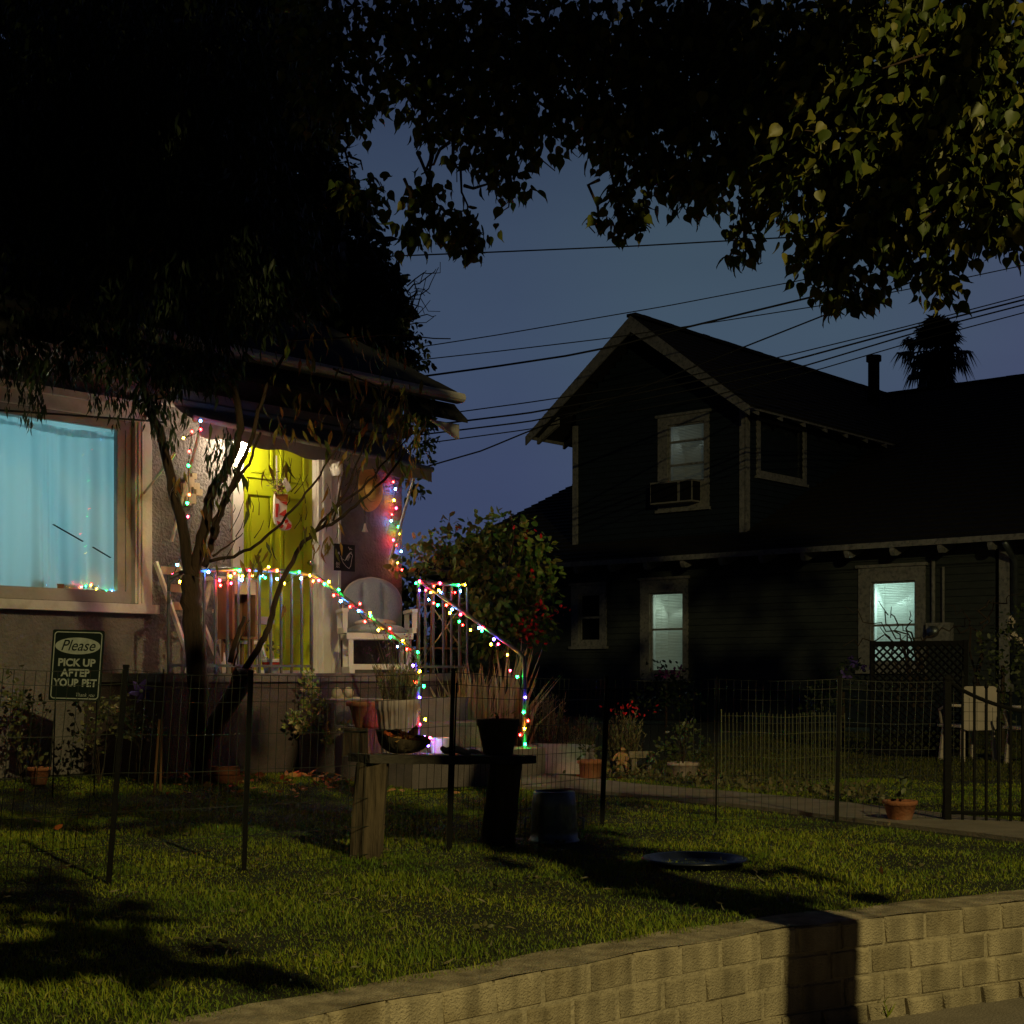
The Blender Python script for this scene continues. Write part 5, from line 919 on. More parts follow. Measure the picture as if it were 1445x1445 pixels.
# ================================================================ PORCH THINGS
def porch_things():
    RZ = Matrix.Rotation(TH, 3, 'Z')
    def G(u, y, z): return LHp(u, y, z)
    # tufted glider chair facing out along the steps
    c = G(.79, -.40, .82); root = thing('glider_chair', 'white-framed porch chair with tufted grey-blue round back by the house corner', 'chair', c, TH-.62); root.scale = (.92,)*3
    L0 = lambda x, y, z: (x, y, z)
    mb = MB(); n, k = 36, 22; W_, H_ = .56, .50                      # back cushion: arched, tufted
    def pt(i, j, side):
        s = -1+2*i/n; q = j/k; w = W_/2*(1 if q < .5 else math.sqrt(max(0.0, 1-((q-.5)/.5)**2))*.999+.001); w = W_/2*(.93+.07*q*2 if q < .5 else math.sqrt(max(.0004, 1-((q-.5)/.5)**2.2)))
        x = s*w; z = .42+q*H_; e = (1-abs(s)**4)*(1-(2*q-1)**6)
        t = 0
        if side:
            for bx in (-.095, .095): t += .030*math.exp(-((x-bx)/.020)**2)*(1 if q < .88 else 0)
            for bx, bz in ((-.095, .74), (.095, .74), (-.095, .60), (.095, .60)): t += .022*math.exp(-((x-bx)**2+(z-bz)**2)/.0012)
        return (x, .20+.17*q*.8+(-(.025+.085*e)+t if side else .02), z)
    for side in (1, 0):
        b = len(mb.v); mb.v += [pt(i, j, side) for j in range(k+1) for i in range(n+1)]
        fs = [(b+j*(n+1)+i, b+j*(n+1)+i+1, b+(j+1)*(n+1)+i+1, b+(j+1)*(n+1)+i) for j in range(k) for i in range(n)]; mb.f += fs if side else [tuple(reversed(f)) for f in fs]; mb.m += [0]*len(fs)
    mb.build('back_cushion', M['upholst'], root, True, world=False)
    mb = MB(); pts = []                                              # piped rim
    for j in range(k+1): pts.append(Vector(pt(n, j, 0)))
    for j in range(k, -1, -1): pts.append(Vector(pt(0, j, 0)))
    mb.tube(pts, .016, 8); mb.build('back_frame', M['cushion'], root, True, world=False)
    mb = MB(); mb.ball((0, -.03, .40), .28, 22, (1.0, 1.0, .26)); mb.build('seat_cushion', M['upholst'], root, True, world=False)
    mb = MB(); mb.ball((.0, .06, .475), .20, 18, (1.0, .7, .22)); mb.build('pillow', M['cushion'], root, True, world=False)
    for s in (-1, 1):
        mb = MB(); x = s*.325; mb.box((x, -.02, .585), (.065, .50, .030)); mb.box((x, -.24, .50), (.045, .035, .16)); mb.box((x, .20, .48), (.045, .035, .2)); mb.box((x, -.02, .40), (.035, .46, .05)); mb.build('arm', M['white'], root, world=False)
        for y in (-.22, .20): mb = MB(); mb.box((s*.27, y, .20), (.045, .045, .32)); mb.build('leg', M['white'], root, world=False)
    mb = MB(); mb.box((0, -.25, .345), (.62, .03, .06)); mb.box((0, .22, .345), (.62, .03, .06)); mb.build('seat_frame', M['white'], root, world=False)
    mb = MB(); [mb.box((s*.27, -.01, .03), (.05, .62, .06)) for s in (-1, 1)]; mb.box((0, -.22, .06), (.54, .03, .05)); mb.box((0, .2, .06), (.54, .03, .05)); mb.build('glider_base', M['white'], root, world=False)
    # wooden step stool, crate and small chair left of the door
    c = G(-.85, -.42, .82); root = thing('step_ladder', 'white splay-legged wooden step ladder standing left of the green door', 'step ladder', c, TH)
    for s in (-1, 1):
        mb = MB(); mb.bar((s*.13, -.02, .72), (s*.21, -.26, 0), .045, .022, up=(1, 0, 0)); mb.build('leg', M['white'], root, world=False)
        mb = MB(); mb.bar((s*.13, .02, .72), (s*.21, .22, 0), .04, .02, up=(1, 0, 0)); mb.build('leg', M['white'], root, world=False)
    for z, w, d in ((.735, .34, .20), (.48, .34, .11), (.24, .38, .11)): mb = MB(); mb.box((0, -.02 if z > .7 else -.25*(1-z/.72)-.02, z), (w, d, .026)); mb.build('step', M['white'], root, world=False)
    c = G(-.96, -.70, .82); root = thing('wooden_crate', 'upright brown wooden crate with pale top leaning before the step ladder', 'crate', c, TH); z0 = .26
    for a, b, m in (((-.12, -.09, z0), (-.10, .09, z0+.44), 'crate'), ((.10, -.09, z0), (.12, .09, z0+.44), 'crate'), ((-.10, .07, z0), (.10, .088, z0+.44), 'crate'), ((-.10, -.09, z0), (.10, .07, z0+.02), 'crate'), ((-.10, -.092, z0+.34), (.10, -.075, z0+.44), 'pine'), ((-.125, -.095, z0+.441), (.125, .095, z0+.458), 'pine')): mb = MB(); mb.bx(a, b); mb.build('board', M[m], root, world=False)
    for s in (-.09, .09): mb = MB(); mb.box((s, -.06, z0/2), (.022, .022, z0)); mb.box((s, .06, z0/2), (.022, .022, z0)); mb.build('leg', M['crate'], root, world=False)
    c = G(-.53, -.36, .82); root = thing('small_stool', 'small pale-topped stool beside the crate in front of the door', 'stool', c, TH)
    mb = MB(); mb.box((0, 0, .41), (.25, .22, .035)); mb.box((0, 0, .44), (.23, .20, .025)); mb.build('seat', M['cushion'], root, world=False)
    for sx in (-1, 1):
        for sy in (-1, 1): mb = MB(); mb.tube([(sx*.09, sy*.08, .40), (sx*.13, sy*.10, 0)], .014, 8); mb.build('leg', M['white'], root, True, world=False)
    c = G(-1.12, -.40, .82); root = thing('folded_chair', 'pale folded wooden chair leaning on the wall behind the peach trunk', 'chair', c, TH)
    for s in (-1, 1): mb = MB(); mb.bar((s*.10-.06, .30, .86), (s*.14+.03, -.12, 0), .035, .022, up=(1, 0, 0)); mb.build('leg', M['white'], root, world=False)
    for z, y in ((.80, .27), (.66, .2), (.52, .135)): mb = MB(); mb.box((-.04, y, z), (.2, .016, .06)); mb.build('back_slat', M['pine'], root, world=False)
    c = G(-.78, -.88, .82); root = thing('porch_planter', 'small white and red painted pot with sprigs on the porch edge', 'plant pot', c); mb = MB(); mb.lathe([(0, 0), (.05, 0), (.075, .10), (.078, .11), (.065, .105), (0, .10)], 18); mb.build('vessel', M['enamel'], root, True, world=False)
    mb = MB(); mb.lathe([(.0665, .055), (.072, .08), (.0735, .085), (.066, .06)], 18); mb.build('red_band', M['red'], root, True, world=False); leafy(root, 'foliage', [(tuple(c+Vector((0, 0, .17))), .10)], 300, .05, OVAL, LM['bush'], -.2)
    # bamboo shelf behind the far railing
    c = G(1.22, -.74, .82); root = thing('bamboo_shelf', 'bamboo plant shelf with crossed rods behind the far railing', 'shelf', c, TH-.1); root.scale = (.72, .72, .95)
    for sx in (-1, 1):
        for sy in (-1, 1): mb = MB(); mb.tube([(sx*.24, sy*.13, 0), (sx*.22, sy*.13, .82)], .013, 7); mb.build('leg', M['crate'], root, True, world=False)
    for z in (.22, .62): mb = MB(); [mb.bx((-.25, -.14+.056*i, z), (.25, -.09+.056*i, z+.018)) for i in range(5)]; mb.build('shelf_board', M['crate'], root, world=False)
    for a, b in (((-.23, -.14, .24), (.22, -.14, .6)), ((.23, -.145, .24), (-.22, -.145, .6))): mb = MB(); mb.tube([a, b], .008, 6); mb.build('cross_rod', M['pine'], root, world=False)
    # ---- hung on the walls
    p = fac(398, 735, .0); RD = LHp
    def F2(px, py, o=.02): return fac(px, py, o)
    o = .022; q = fac(397, 720, o); root = thing('christmas_stocking', 'red and cream patchwork Christmas stocking hanging on the green door', 'stocking', q, TH)
    def loc(px, py): v = ROOT[root.name] @ fac(px, py, o); return (v.x, v.z)
    outline = [(386, 697), (404, 697), (403, 715), (402, 727), (405, 733), (409, 738), (410, 744), (406, 748), (398, 749), (392, 745), (387, 739), (384.5, 730), (385, 715)]
    mb = MB(); mb.prism([loc(*a) for a in outline], (0, 0, 0), (1, 0, 0), (0, 0, 1), .02); mb.v = [(x, y+.0, z) for x, y, z in mb.v]; mb.build('sock', M['cream'], root, world=False)
    for nm, m, poly in (('red_patch', 'red', [(386.5, 711), (391, 711), (389.5, 730), (386.5, 730)]), ('red_patch', 'red', [(391, 726), (401, 719), (401.5, 730)]), ('red_patch', 'red', [(388, 735), (393, 737), (398, 742), (395, 746), (391, 744)]), ('red_patch', 'red', [(404, 738), (409, 741), (408, 745), (400, 748), (402, 744)]), ('red_patch', 'red', [(399, 734), (403, 733), (404.5, 737), (400, 739)]), ('gingham_cuff', 'gold', [(386, 698), (404, 698), (403, 708), (393, 707), (386.5, 702)]), ('red_patch', 'red', [(393, 708), (403, 708), (402, 713)])):
        mb = MB(); mb.prism([loc(*a) for a in poly], (0, 0, 0), (1, 0, 0), (0, 0, 1), .004); mb.v = [(x, y-.0206, z) for x, y, z in mb.v]; mb.build(nm, M[m], root, world=False)
    mb = MB(); a = loc(390, 643); b = loc(391, 690); mb.bar((a[0], .0, a[1]), (b[0], .0, b[1]), .014, .004, up=(0, 1, 0)); mb.build('ribbon', M['cushion'], root, world=False)
    P = [fac(395+random.gauss(0, 5), 688+random.gauss(0, 5), .045) for _ in range(70)]+[fac(random.choice((384, 388, 396))+random.gauss(0, 1.5), 676+random.gauss(0, 6), .04) for _ in range(30)]
    bulk('pine_sprig', leaves([tuple(v) for v in P], rng.normal(size=(100, 3))+np.array([0, 0, .4]), np.full(100, .045), LANCE), LANCE[1], LM['bush'], root)['kind'] = 'stuff'
    mb = MB(); [mb.ball(fac(394+random.gauss(0, 4), 688+random.gauss(0, 3), .05), .014, 8) for _ in range(9)]; mb.build('pine_cone', M['crate'], root, True)
    mb = MB(); mb.prism([(ROOT[root.name] @ fac(a, b, .06)).xz for a, b in ((396, 684), (405, 672), (412, 690), (406, 695), (403, 686))], (0, -.03, 0), (1, 0, 0), (0, 0, 1), .004); mb.build('bow', M['cream'], root, world=False)
    c = fac(521, 690, .03); root = thing('straw_hat', 'golden straw hat hung on the stucco wall under the awning', 'hat', c, TH); mb = MB(); n = 40; prof = [(.215, .0), (.18, .012), (.13, .018), (.115, .05), (.10, .085), (.06, .10), (0, .103)]
    for r_, h in prof:
        for j in range(n): a = 2*math.pi*j/n; mb.v.append((r_*math.cos(a)*.72, -h-(.02*math.cos(2*a) if r_ > .17 else 0), r_*math.sin(a)*.95))
    mb.f = [(i*n+j, i*n+(j+1) % n, (i+1)*n+(j+1) % n, (i+1)*n+j) for i in range(len(prof)-1) for j in range(n)]; mb.m = [0]*len(mb.f); mb.build('brim_and_crown', M['straw'], root, True, world=False)
    mb = MB(); pts = [(.118*math.cos(a)*.72, -.03, .118*math.sin(a)*.95) for a in [2*math.pi*i/24 for i in range(25)]]; mb.tube(pts, .008, 6); mb.build('hat_band', M['crate'], root, True, world=False)
    c = fac(515, 747, .03); root = thing('hanging_bell', 'small pale cone-shaped bell hung on a cord below the straw hat', 'bell', c, TH); mb = MB(); mb.lathe([(0, .055), (.008, .05), (.016, .01), (.030, -.022), (.026, -.022), (.012, .01)], 16); mb.build('bell_body', M['cushion'], root, True, world=False); mb = MB(); mb.tube([(0, 0, .05), (0, 0, .33)], .0025, 5); mb.build('cord', M['cable'], root, world=False)
    # blackboard with chalk drawing of a hand
    c = fac(486, 787, .028); root = thing('blackboard', 'small blackboard with a chalk sketch of a hand and scribbles on the wall', 'blackboard', c, TH); mb = MB(); a = ROOT[root.name] @ fac(472, 767, .028); b = ROOT[root.name] @ fac(500.5, 807, .028); w, h = (b.x-a.x), a.z-b.z
    mb.bx((-w/2, -.006, -h/2), (w/2, .018, h/2)); mb.build('board', M['chalk'], root, world=False); mb = MB()
    def stroke(pl, t=.0028):
        for (x0, y0), (x1, y1) in zip(pl[:-1], pl[1:]): mb.bar(((x0-.5)*w, -.008, (.5-y0)*h), ((x1-.5)*w, -.008, (.5-y1)*h), t, .002, up=(0, 1, 0))
    for i in range(5): stroke([(.50+.02*i, .62-.02*i), (.60+.05*i, .44-.045*i), (.74+.03*i, .30+.02*i)])
    for i in range(6): stroke([(.55+.03*i, .56-.04*i), (.66+.02*i, .60-.03*i)], .002)
    stroke([(.30, .52), (.42, .70), (.55, .82), (.70, .90), (.78, .80), (.84, .52), (.88, .38)]); stroke([(.28, .44), (.36, .56), (.48, .60)]); stroke([(.72, .20), (.80, .12)]); stroke([(.66, .08), (.72, .16), (.86, .18)])
    for y in (.30, .34, .70, .76, .84): stroke([(.06, y+.05), (.10, y-.02), (.14, y+.05), (.20, y), (.22, y+.06)]); 
    mb.build('chalk_drawing', M['chalkline'], root, world=False)
    # wooden block ornament left of the door
    c = fac(268, 690, .03); root = thing('wall_ornament', 'stack of little pale wooden blocks hung on the wall behind the tree', 'wall ornament', c, TH)
    for dx, dy, w_, h_ in ((0, -10, 10, 14), (8, -4, 9, 9), (12, 5, 9, 9), (-4, 3, 9, 16), (-3, 16, 7, 14), (4, 14, 7, 14), (5, -18, 7, 8), (-8, -2, 6, 12)):
        v = ROOT[root.name] @ fac(268+dx, 690+dy, .03); s = 11.6/F; mb = MB(); mb.box(v, (w_*s*1.2, .03, h_*s)); mb.build('wooden_block', M['pine'], root, world=False)
    mb = MB(); a = ROOT[root.name] @ fac(266, 655, .03); mb.tube([(0, .0, .05), a], .003, 5); mb.build('cord', M['cable'], root, world=False)
    mb = MB(); mb.tube([fac(251, 815, 1.0), fac(246, 817, 1.0), fac(240, 823, 1.0), fac(238.5, 834, 1.0)], .008, 8); mb.tube([fac(238.5, 834, 1.0), fac(238, 852, 1.0)], .014, 8); solo(mb, 'hook_handle', M['rail'], 'bent grey crank handle hanging at the end of the railing', 'handle', smooth=True)
    mb = MB(); mb.tube([fac(201, 699, .03), fac(247, 640, .5)], .010, 8); solo(mb, 'awning_pole', M['white'], 'thin white pole slanting out beside the big window frame', 'pole', smooth=True)
    mb = MB(); mb.tube([fac(-30, 576, .13), fac(0, 579, .13), fac(60, 583, .13), fac(130, 588, .13), fac(213, 594, .13), fac(232, 596, .13)], .008, 6); solo(mb, 'window_cable', M['cable'], 'black cable running across the top of the curtained window', 'cable')
porch_things()
# ---------------------------------------------------------------- strings of coloured lights
GC = dict(R=((1.0, .010, .008), 145), O=((1.0, .05, .008), 155), Y=((1.0, .45, .014), 155), G=((.005, 1.0, .09), 170), B=((.06, .28, 1.0), 195), P=((1.0, .014, .04), 150), V=((.07, .035, 1.0), 195))
GM = {k: glow('bulb_'+k, c, s) for k, (c, s) in GC.items()}
def string(label, pts, place, wire=True, rad=.0086):
    w = [place(x, y) for x, y, _ in pts]; c = w[0]; root = thing('string_lights', label, 'string lights', c, 0, 'strings of coloured Christmas lights')
    if wire:
        mb = MB(); path = []
        for a, b in zip(w[:-1], w[1:]): path += [a, a.lerp(b, .35)+Vector((0, 0, -.012)), a.lerp(b, .7)+Vector((0, 0, -.008))]
        path.append(w[-1]); mb.tube(path, .0032, 5); mb.build('cord', M['gcord'], root)
    r = random.Random(len(pts))
    for p, (x, y, k) in zip(w, pts):
        s = rad*r.uniform(.85, 1.15); mb = MB(); mb.ball(p, s, 10, (1, 1, 1.25)); b = mb.build('bulb', GM[k], root, True)
        mb = MB(); mb.tube([p+Vector((0, 0, s)), p+Vector((0, 0, s*2.2))], .006, 6); mb.build('socket', M['gcord'], b)
S1 = [(283, 594, 'B'), (283, 606, 'R'), (259, 618, 'Y'), (271, 609, 'R'), (267, 637, 'R'), (266, 657, 'G'), (267, 698, 'O'), (264, 710, 'G'), (255, 717, 'Y'), (265, 729, 'P'), (254, 737, 'R'), (262, 757, 'G'), (262, 768, 'Y'), (250, 797, 'B'), (244, 811, 'P'), (254, 821, 'Y')]
S2 = [(294, 807, 'B'), (310, 819, 'P'), (311, 826, 'R'), (325, 813, 'Y'), (326, 823, 'P'), (331, 809, 'R'), (338, 805, 'G'), (341, 818, 'B'), (342, 813, 'Y'), (352, 805, 'P'), (356, 812, 'O'), (369, 812, 'B'), (374, 815, 'G'), (379, 800, 'Y'), (391, 805, 'O'), (391, 817, 'B'), (401, 823, 'Y'), (422, 807, 'G'), (425, 816, 'B'), (437, 812, 'Y')]
S3 = [(442, 820, 'O'), (450, 819, 'P'), (458, 824, 'G'), (464, 821, 'Y'), (471, 840, 'R'), (478, 832, 'G'), (481, 848, 'B'), (494, 856, 'R'), (508, 852, 'R'), (506, 862, 'B'), (515, 877, 'R'), (522, 865, 'Y'), (523, 869, 'G'), (534, 889, 'Y'), (550, 887, 'R'), (551, 899, 'G'), (561, 912, 'B'), (568, 904, 'Y'), (574, 916, 'R'), (590, 920, 'G'), (583, 939, 'V'), (592, 947, 'Y'), (585, 962, 'R'), (598, 968, 'G'), (592, 984, 'V'), (585, 997, 'R'), (600, 1015, 'Y'), (593, 1022, 'P'), (585, 1035, 'Y'), (599, 1040, 'V'), (603, 1044, 'G'), (607, 1041, 'P'), (604, 1052, 'V'), (598, 1050, 'P')]  # bulbs at the foot: some added, some recoloured, to brighten the bucket
S4 = [(592, 820, 'P'), (587, 823, 'G'), (592, 833, 'V'), (601, 833, 'R'), (608, 836, 'Y'), (605, 846, 'B'), (612, 851, 'R'), (618, 854, 'G'), (630, 854, 'R'), (638, 860, 'B'), (635, 865, 'Y'), (650, 867, 'P'), (648, 877, 'G'), (653, 882, 'R'), (664, 889, 'Y'), (676, 886, 'B'), (680, 886, 'P'), (680, 890, 'G'), (697, 902, 'V'), (693, 909, 'Y'), (703, 909, 'P'), (716, 924, 'Y'), (720, 946, 'P'), (730, 955, 'G'), (741, 984, 'V'), (739, 1005, 'G'), (745, 1017, 'R'), (740, 1028, 'Y'), (734, 1037, 'R'), (741, 1050, 'G')]
S5 = [(612, 827, 'R'), (621, 823, 'P'), (622, 836, 'B'), (619, 833, 'Y'), (642, 836, 'R'), (650, 834, 'B'), (647, 826, 'G'), (656, 825, 'Y')]
S6 = [(555, 680, 'R'), (558, 690, 'B'), (556, 706, 'Y'), (559, 717, 'P'), (553, 726, 'R'), (552, 735, 'B'), (562, 743, 'G'), (563, 753, 'Y'), (555, 762, 'P'), (559, 769, 'R'), (566, 778, 'B'), (561, 794, 'Y'), (567, 804, 'R')]
S7 = [(115, 828, 'P'), (121, 827, 'G'), (128, 826, 'Y'), (136, 831, 'Y'), (129, 824, 'R'), (150, 834, 'G'), (158, 834, 'B')]  # railing lights reflected in the window, put in as small glowing bulbs
string('coloured string lights hanging from the awning down to the railing end behind the tree', S1, lambda x, y: fac(x, y, .62))
string('coloured string lights along the level railing in front of the green door', S2, lambda x, y: fac(x, y, 1.025))
string('coloured string lights running down the nearer stair rail past the porch chair', S3, lambda x, y: upl(x, y, -.495))
string('coloured string lights down the farther stair rail beside the bougainvillea', S4, lambda x, y: upl(x, y, .69))
string('short string of coloured lights on the railing in front of the bamboo shelf', S5, lambda x, y: fac(x, y, 1.01))
string('coloured string lights hanging down the corner of the stucco wall', S6, lambda x, y: fac(x, y, .06))
string('few small bulbs put inside the curtained window as reflected railing lights', S7, lambda x, y: fac(x, y, -.085), rad=.0055)
# ================================================================ YARD
def yard_sign():
    A, B, Cc, Dd = [at(x, y, 9.3) for x, y in ((75, 888), (148, 890), (141, 991), (68, 988))]
    ctr = (A+B+Cc+Dd)/4; base_ = Vector((ctr.x, ctr.y, gz(ctr.x, ctr.y))); root = thing('yard_sign', 'dark green yard sign asking to pick up after your pet', 'sign', base_)
    ex = (B-A); w = ex.length; ex.normalize(); ez = (A-Dd); h = ez.length; ez.normalize(); nrm = ez.cross(ex).normalized(); nrm = -nrm if nrm.y > 0 else nrm
    o = Dd
    def rr(x0, y0, x1, y1, r, k=6):
        out = []
        for cx, cy, a0 in ((x1-r, y0+r, -90), (x1-r, y1-r, 0), (x0+r, y1-r, 90), (x0+r, y0+r, 180)):
            out += [(cx+r*math.cos(math.radians(a0+90*i/k)), cy+r*math.sin(math.radians(a0+90*i/k))) for i in range(k+1)]
        return out
    def P(p, d): return o+ex*p[0]+ez*p[1]+nrm*d
    def slab(poly, d0, d1, name, m, par):
        mb = MB(); n = len(poly); mb.add([P(p, d0) for p in poly]+[P(p, d1) for p in poly], [tuple(range(n-1, -1, -1)), tuple(range(n, 2*n))]+[(i, (i+1) % n, n+(i+1) % n, n+i) for i in range(n)]); return mb.build(name, M[m], par)
    pl = slab(rr(0, 0, w, h, .012), -.006, 0, 'panel', 'signgreen', root)
    mb = MB(); a = rr(.012, .012, w-.012, h-.012, .022); b = rr(.018, .018, w-.018, h-.018, .017); n = len(a); mb.add([P(p, .0015) for p in a]+[P(p, .0015) for p in b], [(i, (i+1) % n, n+(i+1) % n, n+i) for i in range(n)]); mb.build('border_line', M['signwhite'], pl)
    el = [(w/2+.435*w*math.cos(t), h*.775+.118*h*math.sin(t)) for t in [2*math.pi*i/40 for i in range(40)]]; slab(el, .0005, .002, 'oval', 'signwhite', pl)
    def text(s, cx, cy, size, m, shear=0, offset=0, maxw=None, name='lettering', space=1.0):
        cu = bpy.data.curves.new(name, 'FONT'); cu.body = s; cu.size = size; cu.align_x = 'CENTER'; cu.align_y = 'CENTER'; cu.shear = shear; cu.offset = offset; cu.space_character = space
        ob = bpy.data.objects.new(name, cu); C.objects.link(ob); bpy.context.view_layer.update(); me = bpy.data.meshes.new_from_object(ob.evaluated_get(bpy.context.evaluated_depsgraph_get())); bpy.data.objects.remove(ob)
        co = np.array([v.co for v in me.vertices]); k = min(1, maxw/(co[:, 0].max()-co[:, 0].min())) if maxw else 1
        inv = ROOT[root.name]
        for v in me.vertices: v.co = inv @ P((cx+v.co.x*k, cy+v.co.y), .0035)
        me.materials.clear(); me.materials.append(M[m]); q = bpy.data.objects.new(name, me); C.objects.link(q); q.parent = pl
    text('Please', w/2, h*.775, .098, 'signgreen', .32, .0006, w*.66)
    text('PICK UP', w/2, h*.535, .066, 'signwhite', 0, .0024, w*.74); text('AFTER', w/2, h*.39, .066, 'signwhite', 0, .0024, w*.60); text('YOUR PET', w/2, h*.25, .066, 'signwhite', 0, .0024, w*.84); text('Thank you', w*.70, h*.085, .034, 'signwhite', .3, 0, w*.36)
    for s in (.1, .9): mb = MB(); a = P((w*s, h*.5), -.012); b = Vector((P((w*s, 0), -.012).x-.01, a.y, base_.z-.02)); mb.tube([a, b], .005, 6); mb.build('wire_leg', M['iron'], root)
yard_sign()
def fence():
    base_px = [(-60, 1268), (150, 1248), (343, 1230), (632, 1201), (848, 1167), (1010, 1163), (1180, 1160), (1330, 1160)]
    tops = [(-30, 936), (178, 940), (354, 948), (640, 945), (856, 955), (1012, 955), (1185, 955), (1342, 958)]
    root = thing('wire_fence', 'dark green welded wire garden fence crossing the front lawn on slim posts', 'fence', g(632, 1201)); Bp, Tp = [], []
    for i, ((x, y), (tx, ty)) in enumerate(zip(base_px, tops)):
        b = g(x, y); t = at(tx, ty, b.y+.02); Bp.append(b); Tp.append(t)
        if i in (0,): continue
        mb = MB(); w = .019 if i != 5 else .009; mb.bar(b-Vector((0, 0, .1)), t, w, w*.8, up=(0, 1, 0)); mb.box(t, (w*1.15, w, .012))
        if i in (3, 4): mb.bar(b+Vector((.014, .014, 0)), t+Vector((.014, .014, -.06)), .008, .012, up=(0, 1, 0))
        mb.build('post', M['iron'], root)
    r = random.Random(3)
    for i in range(len(Bp)-1):
        mb = MB(); b0, b1, t0, t1 = Bp[i], Bp[i+1], Tp[i], Tp[i+1]; L_ = (b1-b0).length; n = int(L_/.042)
        b0z = Vector((0, 0, .01)); sagf = lambda s: .012*math.sin(s*math.pi)*(1 if i % 2 else -1)
        def q(s, v): p = b0.lerp(b1, s).lerp(t0.lerp(t1, s), v); p.y += sagf(s)*2; p.z += -.012*math.sin(s*math.pi)*v; return p
        for k in range(n+1): s = (k+.3)/(n+.6); mb.tube([q(s, .0), q(s, .5)+Vector((r.uniform(-.003, .003), 0, 0)), q(s, .985)], .0016, 4)
        for v in (.03, .18, .33, .51, .69, .85, .92, .985): mb.tube([q(s/10, v) for s in range(11)], .0018, 4)
        mb.build('wire_panel', M['wirem'], root)
    # small olive wire edging at the back
    root = thing('wire_edging', 'low olive wire edging panels folded across the far lawn', 'fence', at(1100, 1108, 10.7)); pts = [(1018, 1100, 10.9), (1108, 1108, 10.5), (1192, 1098, 10.9)]
    for a, b in zip(pts[:-1], pts[1:]):
        A = at(*a); B = at(*b); A.z = B.z = 0; n = 16; mb = MB(); h = .52
        for k in range(n+1): s = k/n; p = A.lerp(B, s); mb.tube([p, p+Vector((0, 0, h+.012*math.sin(s*math.pi)))], .0017, 4)
        for z in (.04, .2, .38, .50): mb.tube([A+Vector((0, 0, z)), A.lerp(B, .5)+Vector((0, 0, z+.006)), B+Vector((0, 0, z))], .0018, 4)
        mb.build('wire_panel', M['wirey'], root)
        mb = MB(); mb.tube([A, A+Vector((0, 0, .55))], .004, 5); mb.build('post', M['wirey'], root)
fence()
